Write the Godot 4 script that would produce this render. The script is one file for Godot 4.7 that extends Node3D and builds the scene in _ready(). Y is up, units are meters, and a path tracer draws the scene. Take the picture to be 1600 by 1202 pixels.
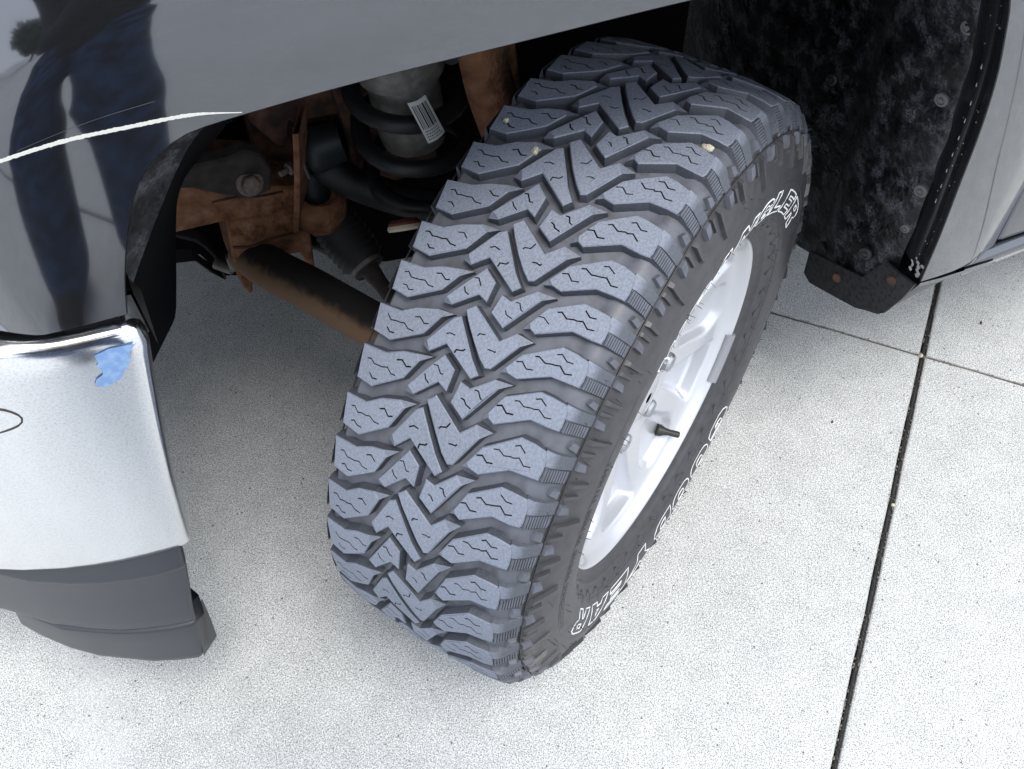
extends Node3D

# ---------------------------------------------------------------- constants
# truck frame: +X to the rear, +Y up, +Z out of the driver's side; the steered wheel has a frame of its own (axle = its z)
const HUB := Vector3(0, 0.388, 0)
var WB := Basis(Vector3(0.83816, 0.034899, -0.544307), Vector3(-0.029269, 0.999391, 0.019008), Vector3(0.544639, 0.0, 0.838671))
const TR := 61.3423
const TP := 8.074643
const TDEV := [1.83, 2.99, 3.75, 3.59, 3.25, 2.91, 1.81, 0.25, -1.32, -3.0, -3.58, -3.87, -4.11, -3.41, -2.36, -0.97, 0.43, 1.83]
const LUGS := 44
const V0 := -0.006
const KX := 56.4                      # millimetres of tread per lug
var rng := RandomNumberGenerator.new()
var M := {}
var used := {}

# ---------------------------------------------------------------- mesh helper
class MB:
	var v := PackedVector3Array()
	var n := PackedVector3Array()
	var c := PackedColorArray()
	var uv := PackedVector2Array()
	var col := Color(1, 1, 1)
	var use_col := false
	func vert(p: Vector3, nn: Vector3) -> void:
		v.append(p); n.append(nn); c.append(col); uv.append(Vector2.ZERO)
	func tri(a: Vector3, b: Vector3, d: Vector3, out: Vector3) -> void:
		var nn := (b - a).cross(d - a)
		if nn.length_squared() < 1e-20: return
		nn = nn.normalized()
		if nn.dot(out) < 0.0:
			nn = -nn
			vert(a, nn); vert(b, nn); vert(d, nn)
		else:
			vert(a, nn); vert(d, nn); vert(b, nn)
	func trin(a: Vector3, b: Vector3, d: Vector3, na: Vector3, nb: Vector3, nd: Vector3) -> void:
		var nn := (b - a).cross(d - a)
		if nn.length_squared() < 1e-20: return
		if nn.dot(na + nb + nd) < 0.0:
			vert(a, na); vert(b, nb); vert(d, nd)
		else:
			vert(a, na); vert(d, nd); vert(b, nb)
	func quad(a: Vector3, b: Vector3, d: Vector3, e: Vector3, out: Vector3) -> void:
		tri(a, b, d, out); tri(a, d, e, out)
	func quadn(a: Vector3, b: Vector3, d: Vector3, e: Vector3, na: Vector3, nb: Vector3, nd: Vector3, ne: Vector3) -> void:
		trin(a, b, d, na, nb, nd); trin(a, d, e, na, nd, ne)
	# smooth surface through rows of points; the normal side is chosen by the hint
	func grid(rows: Array, hint: Vector3, wrap := false, radial := false, centre := Vector3.ZERO) -> void:
		var R := rows.size(); var C: int = rows[0].size()
		var N := []
		for i in R:
			var line := PackedVector3Array()
			for j in C:
				var jn := (j + 1) % C if wrap else mini(j + 1, C - 1)
				var jp := (j - 1 + C) % C if wrap else maxi(j - 1, 0)
				var du: Vector3 = rows[i][jn] - rows[i][jp]
				var dv: Vector3 = rows[mini(i + 1, R - 1)][j] - rows[maxi(i - 1, 0)][j]
				var nn := du.cross(dv)
				if nn.length_squared() < 1e-16:
					nn = hint
				nn = nn.normalized()
				line.append(nn)
			N.append(line)
		# one sign for the sheet
		var s := 0.0
		for i in R:
			for j in C:
				var h: Vector3 = (rows[i][j] - centre) if radial else hint
				s += N[i][j].dot(h)
		var sg := 1.0 if s >= 0.0 else -1.0
		for i in R - 1:
			var lim := C if wrap else C - 1
			for j in lim:
				var k := (j + 1) % C
				quadn(rows[i][j], rows[i][k], rows[i + 1][k], rows[i + 1][j], N[i][j] * sg, N[i][k] * sg, N[i + 1][k] * sg, N[i + 1][j] * sg)
	func box(cn: Vector3, size: Vector3, b := Basis(), bev := 0.0) -> void:
		var h := size * 0.5
		var e := minf(bev, minf(h.x, minf(h.y, h.z)) * 0.9)
		if e <= 0.0:
			e = 0.0005 if minf(h.x, minf(h.y, h.z)) > 0.001 else 0.0
		for ax in 3:
			var u := (ax + 1) % 3; var w := (ax + 2) % 3
			for s in [-1.0, 1.0]:
				var q := []
				for t in [[-1, -1], [1, -1], [1, 1], [-1, 1]]:
					var p := Vector3.ZERO
					p[ax] = s * h[ax]; p[u] = t[0] * (h[u] - e); p[w] = t[1] * (h[w] - e)
					q.append(cn + b * p)
				var o := Vector3.ZERO; o[ax] = s
				quad(q[0], q[1], q[2], q[3], b * o)
			for s in [-1.0, 1.0]:
				for t in [-1.0, 1.0]:
					var p1 := Vector3.ZERO; var p2 := Vector3.ZERO
					p1[u] = s * h[u]; p1[w] = t * (h[w] - e); p2[u] = s * (h[u] - e); p2[w] = t * h[w]
					var a1 := p1; var a2 := p1; var b1 := p2; var b2 := p2
					a1[ax] = h[ax] - e; a2[ax] = -(h[ax] - e); b1[ax] = h[ax] - e; b2[ax] = -(h[ax] - e)
					var o := Vector3.ZERO; o[u] = s; o[w] = t
					quad(cn + b * a1, cn + b * a2, cn + b * b2, cn + b * b1, b * o)
		for sx in [-1.0, 1.0]:
			for sy in [-1.0, 1.0]:
				for sz in [-1.0, 1.0]:
					var o := Vector3(sx, sy, sz)
					tri(cn + b * (o * Vector3(h.x, h.y - e, h.z - e)), cn + b * (o * Vector3(h.x - e, h.y, h.z - e)), cn + b * (o * Vector3(h.x - e, h.y - e, h.z)), b * o)
	func tube(path: Array, rad: Array, segs := 12, caps := true, squash := 1.0) -> void:
		var rows := []
		var up := Vector3.UP
		var first: Vector3 = (path[1] - path[0]).normalized()
		if absf(first.dot(up)) > 0.9: up = Vector3.RIGHT
		var prev := up
		for i in path.size():
			var t: Vector3 = (path[mini(i + 1, path.size() - 1)] - path[maxi(i - 1, 0)]).normalized()
			var x := (prev - t * prev.dot(t)).normalized()
			prev = x
			var y := t.cross(x)
			var line := []
			for k in segs:
				var a := TAU * k / segs
				line.append(path[i] + (x * cos(a) + y * sin(a) * squash) * float(rad[i] if rad.size() == path.size() else lerpf(rad[0], rad[rad.size() - 1], float(i) / (path.size() - 1))))
			rows.append(line)
		for i in rows.size() - 1:
			for k in segs:
				var k2 := (k + 1) % segs
				var na: Vector3 = (rows[i][k] - path[i]).normalized(); var nb: Vector3 = (rows[i][k2] - path[i]).normalized()
				var nc: Vector3 = (rows[i + 1][k2] - path[i + 1]).normalized(); var nd: Vector3 = (rows[i + 1][k] - path[i + 1]).normalized()
				quadn(rows[i][k], rows[i][k2], rows[i + 1][k2], rows[i + 1][k], na, nb, nc, nd)
		if caps:
			for e in [0, rows.size() - 1]:
				var o: Vector3 = path[e] - path[1 if e == 0 else e - 1]
				for k in segs:
					tri(path[e], rows[e][k], rows[e][(k + 1) % segs], o)
	# profile of (radius, height) turned about an axis
	func lathe(prof: Array, at: Vector3, b: Basis, segs := 24, sharp := 35.0) -> void:
		for i in prof.size() - 1:
			var p: Vector2 = prof[i]; var q: Vector2 = prof[i + 1]
			var d := (q - p).normalized(); var nn := Vector2(d.y, -d.x)
			var n0 := nn; var n1 := nn
			if i > 0:
				var d0: Vector2 = (p - prof[i - 1]).normalized(); var m := Vector2(d0.y, -d0.x)
				if rad_to_deg(acos(clampf(m.dot(nn), -1, 1))) < sharp: n0 = (m + nn).normalized()
			if i + 2 < prof.size():
				var d1: Vector2 = (prof[i + 2] - q).normalized(); var m := Vector2(d1.y, -d1.x)
				if rad_to_deg(acos(clampf(m.dot(nn), -1, 1))) < sharp: n1 = (m + nn).normalized()
			for k in segs:
				var a := TAU * k / segs; var a2 := TAU * (k + 1) / segs
				var e := Vector3(cos(a), 0, sin(a)); var e2 := Vector3(cos(a2), 0, sin(a2))
				quadn(at + b * (e * p.x + Vector3.UP * p.y), at + b * (e2 * p.x + Vector3.UP * p.y), at + b * (e2 * q.x + Vector3.UP * q.y), at + b * (e * q.x + Vector3.UP * q.y),
					b * (e * n0.x + Vector3.UP * n0.y), b * (e2 * n0.x + Vector3.UP * n0.y), b * (e2 * n1.x + Vector3.UP * n1.y), b * (e * n1.x + Vector3.UP * n1.y))
	# flat plate: polygon (2D) pushed through a frame, with thickness
	func plate(poly: PackedVector2Array, o: Vector3, ux: Vector3, uy: Vector3, th: float) -> void:
		var nz := ux.cross(uy).normalized() * th
		var idx := Geometry2D.triangulate_polygon(poly)
		for k in range(0, idx.size(), 3):
			var t := []
			for m in 3:
				var p := poly[idx[k + m]]
				t.append(o + ux * p.x + uy * p.y)
			tri(t[0] + nz * 0.5, t[1] + nz * 0.5, t[2] + nz * 0.5, nz)
			tri(t[0] - nz * 0.5, t[1] - nz * 0.5, t[2] - nz * 0.5, -nz)
		var cw := 1.0 if not Geometry2D.is_polygon_clockwise(poly) else -1.0
		for k in poly.size():
			var p := poly[k]; var q := poly[(k + 1) % poly.size()]
			var d := q - p
			var outv := (ux * d.y - uy * d.x) * cw
			var a := o + ux * p.x + uy * p.y; var b := o + ux * q.x + uy * q.y
			quad(a + nz * 0.5, b + nz * 0.5, b - nz * 0.5, a - nz * 0.5, outv)
	func mesh() -> ArrayMesh:
		var arr := []
		arr.resize(Mesh.ARRAY_MAX)
		arr[Mesh.ARRAY_VERTEX] = v; arr[Mesh.ARRAY_NORMAL] = n
		if use_col: arr[Mesh.ARRAY_COLOR] = c
		var m := ArrayMesh.new()
		m.add_surface_from_arrays(Mesh.PRIMITIVE_TRIANGLES, arr)
		return m

func put(called: String, mb: MB, mat: Material, parent: Node = self) -> MeshInstance3D:
	var o := MeshInstance3D.new()
	o.mesh = mb.mesh()
	o.material_override = mat
	o.name = numbered(called, parent)
	parent.add_child(o, true)
	return o
func numbered(called: String, parent: Node) -> String:
	var key := str(parent.get_instance_id()) + called
	var k: int = used.get(key, 0)
	used[key] = k + 1
	return called if k == 0 else "%s_%03d" % [called, k]
func holder(called: String, parent: Node = self) -> Node3D:
	var o := Node3D.new()
	o.name = numbered(called, parent)
	parent.add_child(o, true)
	return o
func tag(o: Node, label: String, category := "", group := "", kind := "") -> Node:
	if label: o.set_meta("label", label)
	if category: o.set_meta("category", category)
	if group: o.set_meta("group", group)
	if kind: o.set_meta("kind", kind)
	return o

# ---------------------------------------------------------------- materials
func noise_tex(seed_: int, freq: float, stops: Array, size := 512, type := FastNoiseLite.TYPE_SIMPLEX_SMOOTH, oct := 4, normal := false, bump := 4.0) -> NoiseTexture2D:
	var f := FastNoiseLite.new()
	f.seed = seed_; f.frequency = freq; f.noise_type = type
	f.fractal_octaves = oct
	if oct <= 1: f.fractal_type = FastNoiseLite.FRACTAL_NONE
	var t := NoiseTexture2D.new()
	t.width = size; t.height = size; t.seamless = true; t.noise = f
	if normal:
		t.as_normal_map = true; t.bump_strength = bump
	elif stops.size() > 0:
		var g := Gradient.new()
		var offs := PackedFloat32Array(); var cols := PackedColorArray()
		for s in stops:
			offs.append(s[0]); cols.append(s[1])
		g.offsets = offs; g.colors = cols
		t.color_ramp = g
	return t
func lin(r: float, g: float, b: float) -> Color:
	return Color(r, g, b).linear_to_srgb()
func std(alb: Color, rough := 0.7, metal := 0.0) -> StandardMaterial3D:
	var m := StandardMaterial3D.new()
	m.albedo_color = alb; m.roughness = rough; m.metallic = metal
	return m
func tri_map(m: StandardMaterial3D, metres: float, world := false) -> StandardMaterial3D:
	m.uv1_triplanar = true; m.uv1_world_triplanar = world
	m.uv1_scale = Vector3.ONE / metres
	return m
func concrete_image(n: int) -> Image:
	# fine aggregate: pale cement, grey and brown grains
	var f1 := FastNoiseLite.new(); f1.seed = 11; f1.noise_type = FastNoiseLite.TYPE_SIMPLEX; f1.frequency = 0.22; f1.fractal_octaves = 2
	var f2 := FastNoiseLite.new(); f2.seed = 23; f2.noise_type = FastNoiseLite.TYPE_SIMPLEX; f2.frequency = 0.36; f2.fractal_type = FastNoiseLite.FRACTAL_NONE
	var f3 := FastNoiseLite.new(); f3.seed = 37; f3.noise_type = FastNoiseLite.TYPE_SIMPLEX; f3.frequency = 0.012; f3.fractal_octaves = 3
	var a := f1.get_seamless_image(n, n).get_data(); var b := f2.get_seamless_image(n, n).get_data(); var d := f3.get_seamless_image(n, n).get_data()
	var out := PackedByteArray(); out.resize(n * n * 3)
	for i in n * n:
		var x := a[i] / 255.0; var y := b[i] / 255.0; var w := d[i] / 255.0
		var val := 200.0 + (x - 0.5) * 46.0 + (rng.randf() - 0.5) * 50.0 + (w - 0.5) * 12.0
		var warm := 0.0
		if y < 0.27:
			val -= 80.0 * minf((0.27 - y) / 0.20, 1.0) + 12.0
			warm = 4.0
		elif y > 0.78:
			val += 30.0
		out[i * 3] = clampi(int(val + warm), 0, 255)
		out[i * 3 + 1] = clampi(int(val + 0.5), 0, 255)
		out[i * 3 + 2] = clampi(int(val + 1.0 - warm), 0, 255)
	for k in 6000:
		var px := rng.randi() % n; var py := rng.randi() % n
		var tone := rng.randf_range(0.45, 0.8)
		var rx := 1 if rng.randf() < 0.35 else 0; var ry := 1 if rng.randf() < 0.35 else 0
		for dy in range(-ry, ry + 1):
			for dx in range(-rx, rx + 1):
				if dx * dx + dy * dy > rx * ry + 1: continue
				var id := (((py + dy + n) % n) * n + (px + dx + n) % n) * 3
				for m in 3: out[id + m] = int(out[id + m] * (tone + 0.02 * (1 - m)))
	return Image.create_from_data(n, n, false, Image.FORMAT_RGB8, out)
func make_materials() -> void:
	var W := Color(1, 1, 1)
	var cimg := concrete_image(2048)
	cimg.generate_mipmaps()
	var c := std(Color(0.93, 0.945, 0.97), 0.92)
	c.albedo_texture = ImageTexture.create_from_image(cimg)
	c.vertex_color_use_as_albedo = true
	var nimg: Image = cimg.duplicate()
	nimg.clear_mipmaps()
	nimg.convert(Image.FORMAT_RGBA8)
	nimg.bump_map_to_normal_map(1.6)
	c.normal_enabled = true; c.normal_texture = ImageTexture.create_from_image(nimg); c.normal_scale = 0.5
	c.albedo_color = Color(0.940, 0.951, 0.956)
	M.concrete = tri_map(c, 1.7, true)
	M.filler = tri_map(std(lin(0.060, 0.060, 0.062), 0.9), 0.05)
	M.filler.albedo_texture = noise_tex(3, 0.05, [[0.2, Color(0.45, 0.43, 0.42)], [0.8, W]], 256)
	M.dirt = tri_map(std(lin(0.28, 0.262, 0.24), 0.95), 0.05)
	M.dirt.albedo_texture = noise_tex(4, 0.06, [[0.0, Color(0.5, 0.46, 0.42)], [1.0, W]], 256)
	M.far_ground = std(lin(0.40, 0.41, 0.42), 0.95)
	# tread: worn, dusty, pale blue grey; sides: darker
	var t := std(lin(0.204, 0.227, 0.284), 0.58)
	t.albedo_texture = noise_tex(7, 0.08, [[0.2, Color(0.84, 0.85, 0.86)], [0.5, Color(0.95, 0.95, 0.96)], [0.78, W]], 512, FastNoiseLite.TYPE_SIMPLEX, 4)
	t.normal_enabled = true; t.normal_texture = noise_tex(8, 0.11, [], 512, FastNoiseLite.TYPE_SIMPLEX, 3, true, 3.0); t.normal_scale = 0.35
	t.vertex_color_use_as_albedo = true
	M.tread = tri_map(t, 0.16)
	var r := std(lin(0.046, 0.047, 0.052), 0.46)
	r.albedo_texture = noise_tex(9, 0.012, [[0.2, Color(0.90, 0.90, 0.91)], [0.8, W]], 512)
	r.normal_enabled = true; r.normal_texture = noise_tex(10, 0.09, [], 512, FastNoiseLite.TYPE_SIMPLEX, 3, true, 2.0); r.normal_scale = 0.25
	M.rubber = tri_map(r, 0.2)
	var gw := std(lin(0.096, 0.106, 0.135), 0.55)
	gw.albedo_texture = noise_tex(12, 0.02, [[0.2, Color(0.84, 0.82, 0.79)], [0.5, Color(0.95, 0.95, 0.95)], [0.8, W]], 512)
	M.groove = tri_map(gw, 0.2)
	var ca: StandardMaterial3D = gw.duplicate()
	ca.albedo_color = Color(1, 1, 1); ca.vertex_color_use_as_albedo = true; ca.roughness = 0.48
	M.carcass = ca
	M.letter = std(lin(0.72, 0.74, 0.74), 0.7)
	M.whisker = std(lin(0.03, 0.03, 0.034), 0.6)
	var rim := std(lin(0.53, 0.545, 0.59), 0.3, 0.45)
	rim.clearcoat_enabled = true; rim.clearcoat = 0.6; rim.clearcoat_roughness = 0.1
	M.rim = rim
	M.nut = std(lin(0.42, 0.43, 0.45), 0.3, 0.9)
	M.lead = std(lin(0.25, 0.26, 0.29), 0.5, 0.3)
	M.valve = std(lin(0.018, 0.017, 0.016), 0.4)
	M.valve_metal = std(lin(0.30, 0.28, 0.24), 0.35, 0.8)
	# body
	var p := std(lin(0.102, 0.108, 0.122), 0.06, 0.92)
	p.clearcoat_enabled = true; p.clearcoat = 1.0; p.clearcoat_roughness = 0.02
	M.paint = p
	M.scratch = std(lin(0.55, 0.56, 0.53), 0.7)
	M.paint_black = std(lin(0.012, 0.012, 0.014), 0.22)
	var ch := std(lin(0.93, 0.94, 0.96), 0.19, 1.0)
	ch.roughness_texture = noise_tex(14, 0.03, [[0.0, Color(0.7, 0.7, 0.7)], [1.0, W]], 256)
	ch.albedo_texture = noise_tex(15, 0.14, [[0.0, Color(0.80, 0.80, 0.80)], [0.35, Color(0.96, 0.96, 0.96)], [1.0, W]], 512, FastNoiseLite.TYPE_SIMPLEX, 3)
	M.chrome = tri_map(ch, 0.25)
	var pl := std(lin(0.028, 0.031, 0.039), 0.42)
	pl.normal_enabled = true; pl.normal_texture = noise_tex(16, 0.2, [], 256, FastNoiseLite.TYPE_SIMPLEX, 2, true, 3.0); pl.normal_scale = 0.2
	M.plastic = tri_map(pl, 0.05)
	var li := std(W, 0.6)
	var lt := noise_tex(17, 0.0085, [[0.30, lin(0.005, 0.005, 0.006)], [0.46, lin(0.010, 0.010, 0.012)], [0.54, lin(0.036, 0.037, 0.043)], [0.65, lin(0.085, 0.089, 0.102)], [0.85, lin(0.15, 0.156, 0.175)]], 1024, FastNoiseLite.TYPE_SIMPLEX, 7)
	var ln: FastNoiseLite = lt.noise
	ln.fractal_gain = 0.68
	ln.domain_warp_enabled = true; ln.domain_warp_amplitude = 14.0; ln.domain_warp_frequency = 0.02; ln.domain_warp_fractal_octaves = 3
	li.albedo_texture = lt
	li.roughness_texture = noise_tex(18, 0.02, [[0.3, Color(0.45, 0.45, 0.45)], [0.7, Color(0.9, 0.9, 0.9)]], 256)
	li.normal_enabled = true; li.normal_texture = noise_tex(19, 0.05, [], 512, FastNoiseLite.TYPE_SIMPLEX, 4, true, 5.0); li.normal_scale = 0.3
	li.detail_enabled = true; li.detail_blend_mode = BaseMaterial3D.BLEND_MODE_MUL
	li.detail_albedo = noise_tex(31, 0.10, [[0.25, Color(0.35, 0.35, 0.36)], [0.5, Color(0.75, 0.75, 0.75)], [0.72, W]], 1024, FastNoiseLite.TYPE_SIMPLEX, 3)
	M.liner = tri_map(li, 0.42)
	M.black = std(lin(0.010, 0.010, 0.012), 0.75)
	M.jet = std(lin(0.0045, 0.0045, 0.0055), 0.85)
	M.jet.metallic_specular = 0.12; M.black.metallic_specular = 0.2
	M.flap = tri_map(std(lin(0.028, 0.028, 0.03), 0.5), 0.2)
	M.flap.albedo_texture = noise_tex(21, 0.03, [[0.22, Color(0.35, 0.35, 0.35)], [0.32, Color(0.85, 0.85, 0.85)], [0.8, W]], 512, FastNoiseLite.TYPE_SIMPLEX, 5)
	var ru := std(W, 0.95)
	ru.albedo_texture = noise_tex(22, 0.012, [[0.15, lin(0.12, 0.050, 0.025)], [0.4, lin(0.21, 0.095, 0.046)], [0.65, lin(0.25, 0.118, 0.06)], [0.9, lin(0.29, 0.16, 0.10)]], 512, FastNoiseLite.TYPE_SIMPLEX, 5)
	ru.normal_enabled = true; ru.normal_texture = noise_tex(24, 0.08, [], 256, FastNoiseLite.TYPE_SIMPLEX, 4, true, 4.0); ru.normal_scale = 0.5
	M.rust = tri_map(ru, 0.22)
	var rd := std(W, 0.95)
	rd.albedo_texture = noise_tex(25, 0.014, [[0.2, lin(0.035, 0.021, 0.017)], [0.55, lin(0.085, 0.040, 0.027)], [0.85, lin(0.13, 0.065, 0.043)]], 256, FastNoiseLite.TYPE_SIMPLEX, 5)
	M.rust_dark = tri_map(rd, 0.2)
	var bo := std(W, 0.6, 0.3)
	bo.albedo_texture = noise_tex(26, 0.06, [[0.2, lin(0.17, 0.12, 0.10)], [0.8, lin(0.27, 0.22, 0.20)]], 256)
	M.bolt = tri_map(bo, 0.12)
	M.steel_dark = tri_map(std(lin(0.042, 0.037, 0.034), 0.8), 0.2)
	M.steel_dark.albedo_texture = noise_tex(27, 0.03, [[0.2, Color(0.8, 0.76, 0.74)], [0.8, W]], 256)
	M.alu = tri_map(std(lin(0.25, 0.245, 0.235), 0.55, 0.35), 0.1)
	M.alu.albedo_texture = noise_tex(28, 0.02, [[0.25, Color(0.84, 0.83, 0.81)], [0.75, W]], 256, FastNoiseLite.TYPE_SIMPLEX, 4)
	M.spring = std(lin(0.010, 0.011, 0.014), 0.5)
	M.arm = tri_map(std(lin(0.028, 0.029, 0.034), 0.6), 0.2)
	M.arm.albedo_texture = noise_tex(29, 0.02, [[0.3, Color(0.35, 0.35, 0.36)], [0.8, W]], 256)
	M.bush = std(lin(0.010, 0.014, 0.018), 0.5)
	M.washer = std(lin(0.55, 0.56, 0.58), 0.35, 0.9)
	M.boot = std(lin(0.034, 0.034, 0.037), 0.55)
	M.shield = std(lin(0.06, 0.06, 0.065), 0.7)
	M.sticker = std(lin(0.62, 0.63, 0.64), 0.4)
	M.ink = std(lin(0.015, 0.015, 0.016), 0.5)
	M.red = std(lin(0.12, 0.04, 0.032), 0.6)
	M.cream = std(lin(0.62, 0.56, 0.42), 0.6)
	M.stone = tri_map(std(lin(0.62, 0.60, 0.52), 0.9), 0.02)
	M.stone.albedo_texture = noise_tex(30, 0.05, [[0.2, Color(0.6, 0.58, 0.52)], [0.8, W]], 128)
	M.pin = std(lin(0.10, 0.103, 0.108), 0.6)
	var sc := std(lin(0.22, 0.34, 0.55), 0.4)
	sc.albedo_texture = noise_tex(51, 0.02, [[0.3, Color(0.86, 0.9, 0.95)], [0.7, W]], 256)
	M.reflection_blue = tri_map(sc, 0.05)  # blue of the jeans reflection painted onto the chrome
	M.flake = std(lin(0.34, 0.33, 0.31), 0.9)
	M.leaf = std(lin(0.10, 0.055, 0.035), 0.9)

# ---------------------------------------------------------------- tyre
func warp(s: float) -> float:
	var k := fposmod(s, float(LUGS))
	var turns := floorf(s / LUGS)
	var d: float
	if k <= 17.0:
		var i := mini(int(k), 16)
		d = lerpf(TDEV[i], TDEV[i + 1], k - i)
	else:
		d = lerpf(1.83, 1.83 + 360.0 - TP * LUGS, (k - 17.0) / (LUGS - 17.0))
	return TR + TP * k + d + 360.0 * turns
func crown(v: float) -> float:
	var t := maxf(0.0, absf(v - V0) - 0.088)
	return 0.4005 - 0.0065 * pow(absf(v - V0) / 0.107, 2.2) - 3.5 * t * t
func above_ground(p: Vector3, lift := 0.001) -> Vector3:
	var y := HUB.y + (WB * p).y
	if y < lift:
		p += WB.transposed() * Vector3(0, lift - y, 0)
	return p
func tp(s: float, v: float, deep := 0.0) -> Vector3:
	var a := deg_to_rad(warp(s)); var r := crown(v) - deep
	return above_ground(Vector3(r * cos(a), r * sin(a), v), 0.001 + deep * 0.3)
func tread_xy(x: float, y: float, deep := 0.0) -> Vector3:
	return tp(x / KX, y * 0.001, deep)
# section of the tyre outside the mould line, outer side: v for a radius
const SIDE := [[0.388, 0.098], [0.379, 0.110], [0.3685, 0.1188], [0.366, 0.1203], [0.352, 0.127], [0.335, 0.133], [0.315, 0.1375], [0.297, 0.139], [0.280, 0.1375], [0.264, 0.133], [0.252, 0.126]]
func side_v(r: float) -> float:
	for i in SIDE.size() - 1:
		if r <= SIDE[i][0] and r >= SIDE[i + 1][0]:
			return lerpf(SIDE[i][1], SIDE[i + 1][1], (SIDE[i][0] - r) / (SIDE[i][0] - SIDE[i + 1][0]))
	return SIDE[0][1] if r > SIDE[0][0] else SIDE[-1][1]
func side_n(r: float) -> Vector2:      # (radial, axial)
	var dv := side_v(r - 0.004) - side_v(r + 0.004)
	return Vector2(dv, 0.008).normalized()
func sp(deg: float, r: float, h := 0.0) -> Vector3:
	var nn := side_n(r)
	var rr := r + h * nn.x; var a := deg_to_rad(deg)
	return above_ground(Vector3(rr * cos(a), rr * sin(a), side_v(r) + h * nn.y), 0.002)
func inset(poly: PackedVector2Array, d: float) -> PackedVector2Array:
	var out := PackedVector2Array(); var n := poly.size()
	for i in n:
		var p := poly[i]; var a := (p - poly[(i - 1 + n) % n]).normalized(); var b := (poly[(i + 1) % n] - p).normalized()
		var na := Vector2(-a.y, a.x); var nb := Vector2(-b.y, b.x)
		var m := (na + nb)
		if m.length() < 0.2: m = na
		m = m.normalized()
		var k := d / maxf(m.dot(na), 0.45)
		out.append(p + m * k)
	return out
func near_edge(p: Vector2, poly: PackedVector2Array) -> float:
	var best := 1e9
	for i in poly.size():
		best = minf(best, p.distance_to(Geometry2D.get_closest_point_to_segment(p, poly[i], poly[(i + 1) % poly.size()])))
	return best
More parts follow.
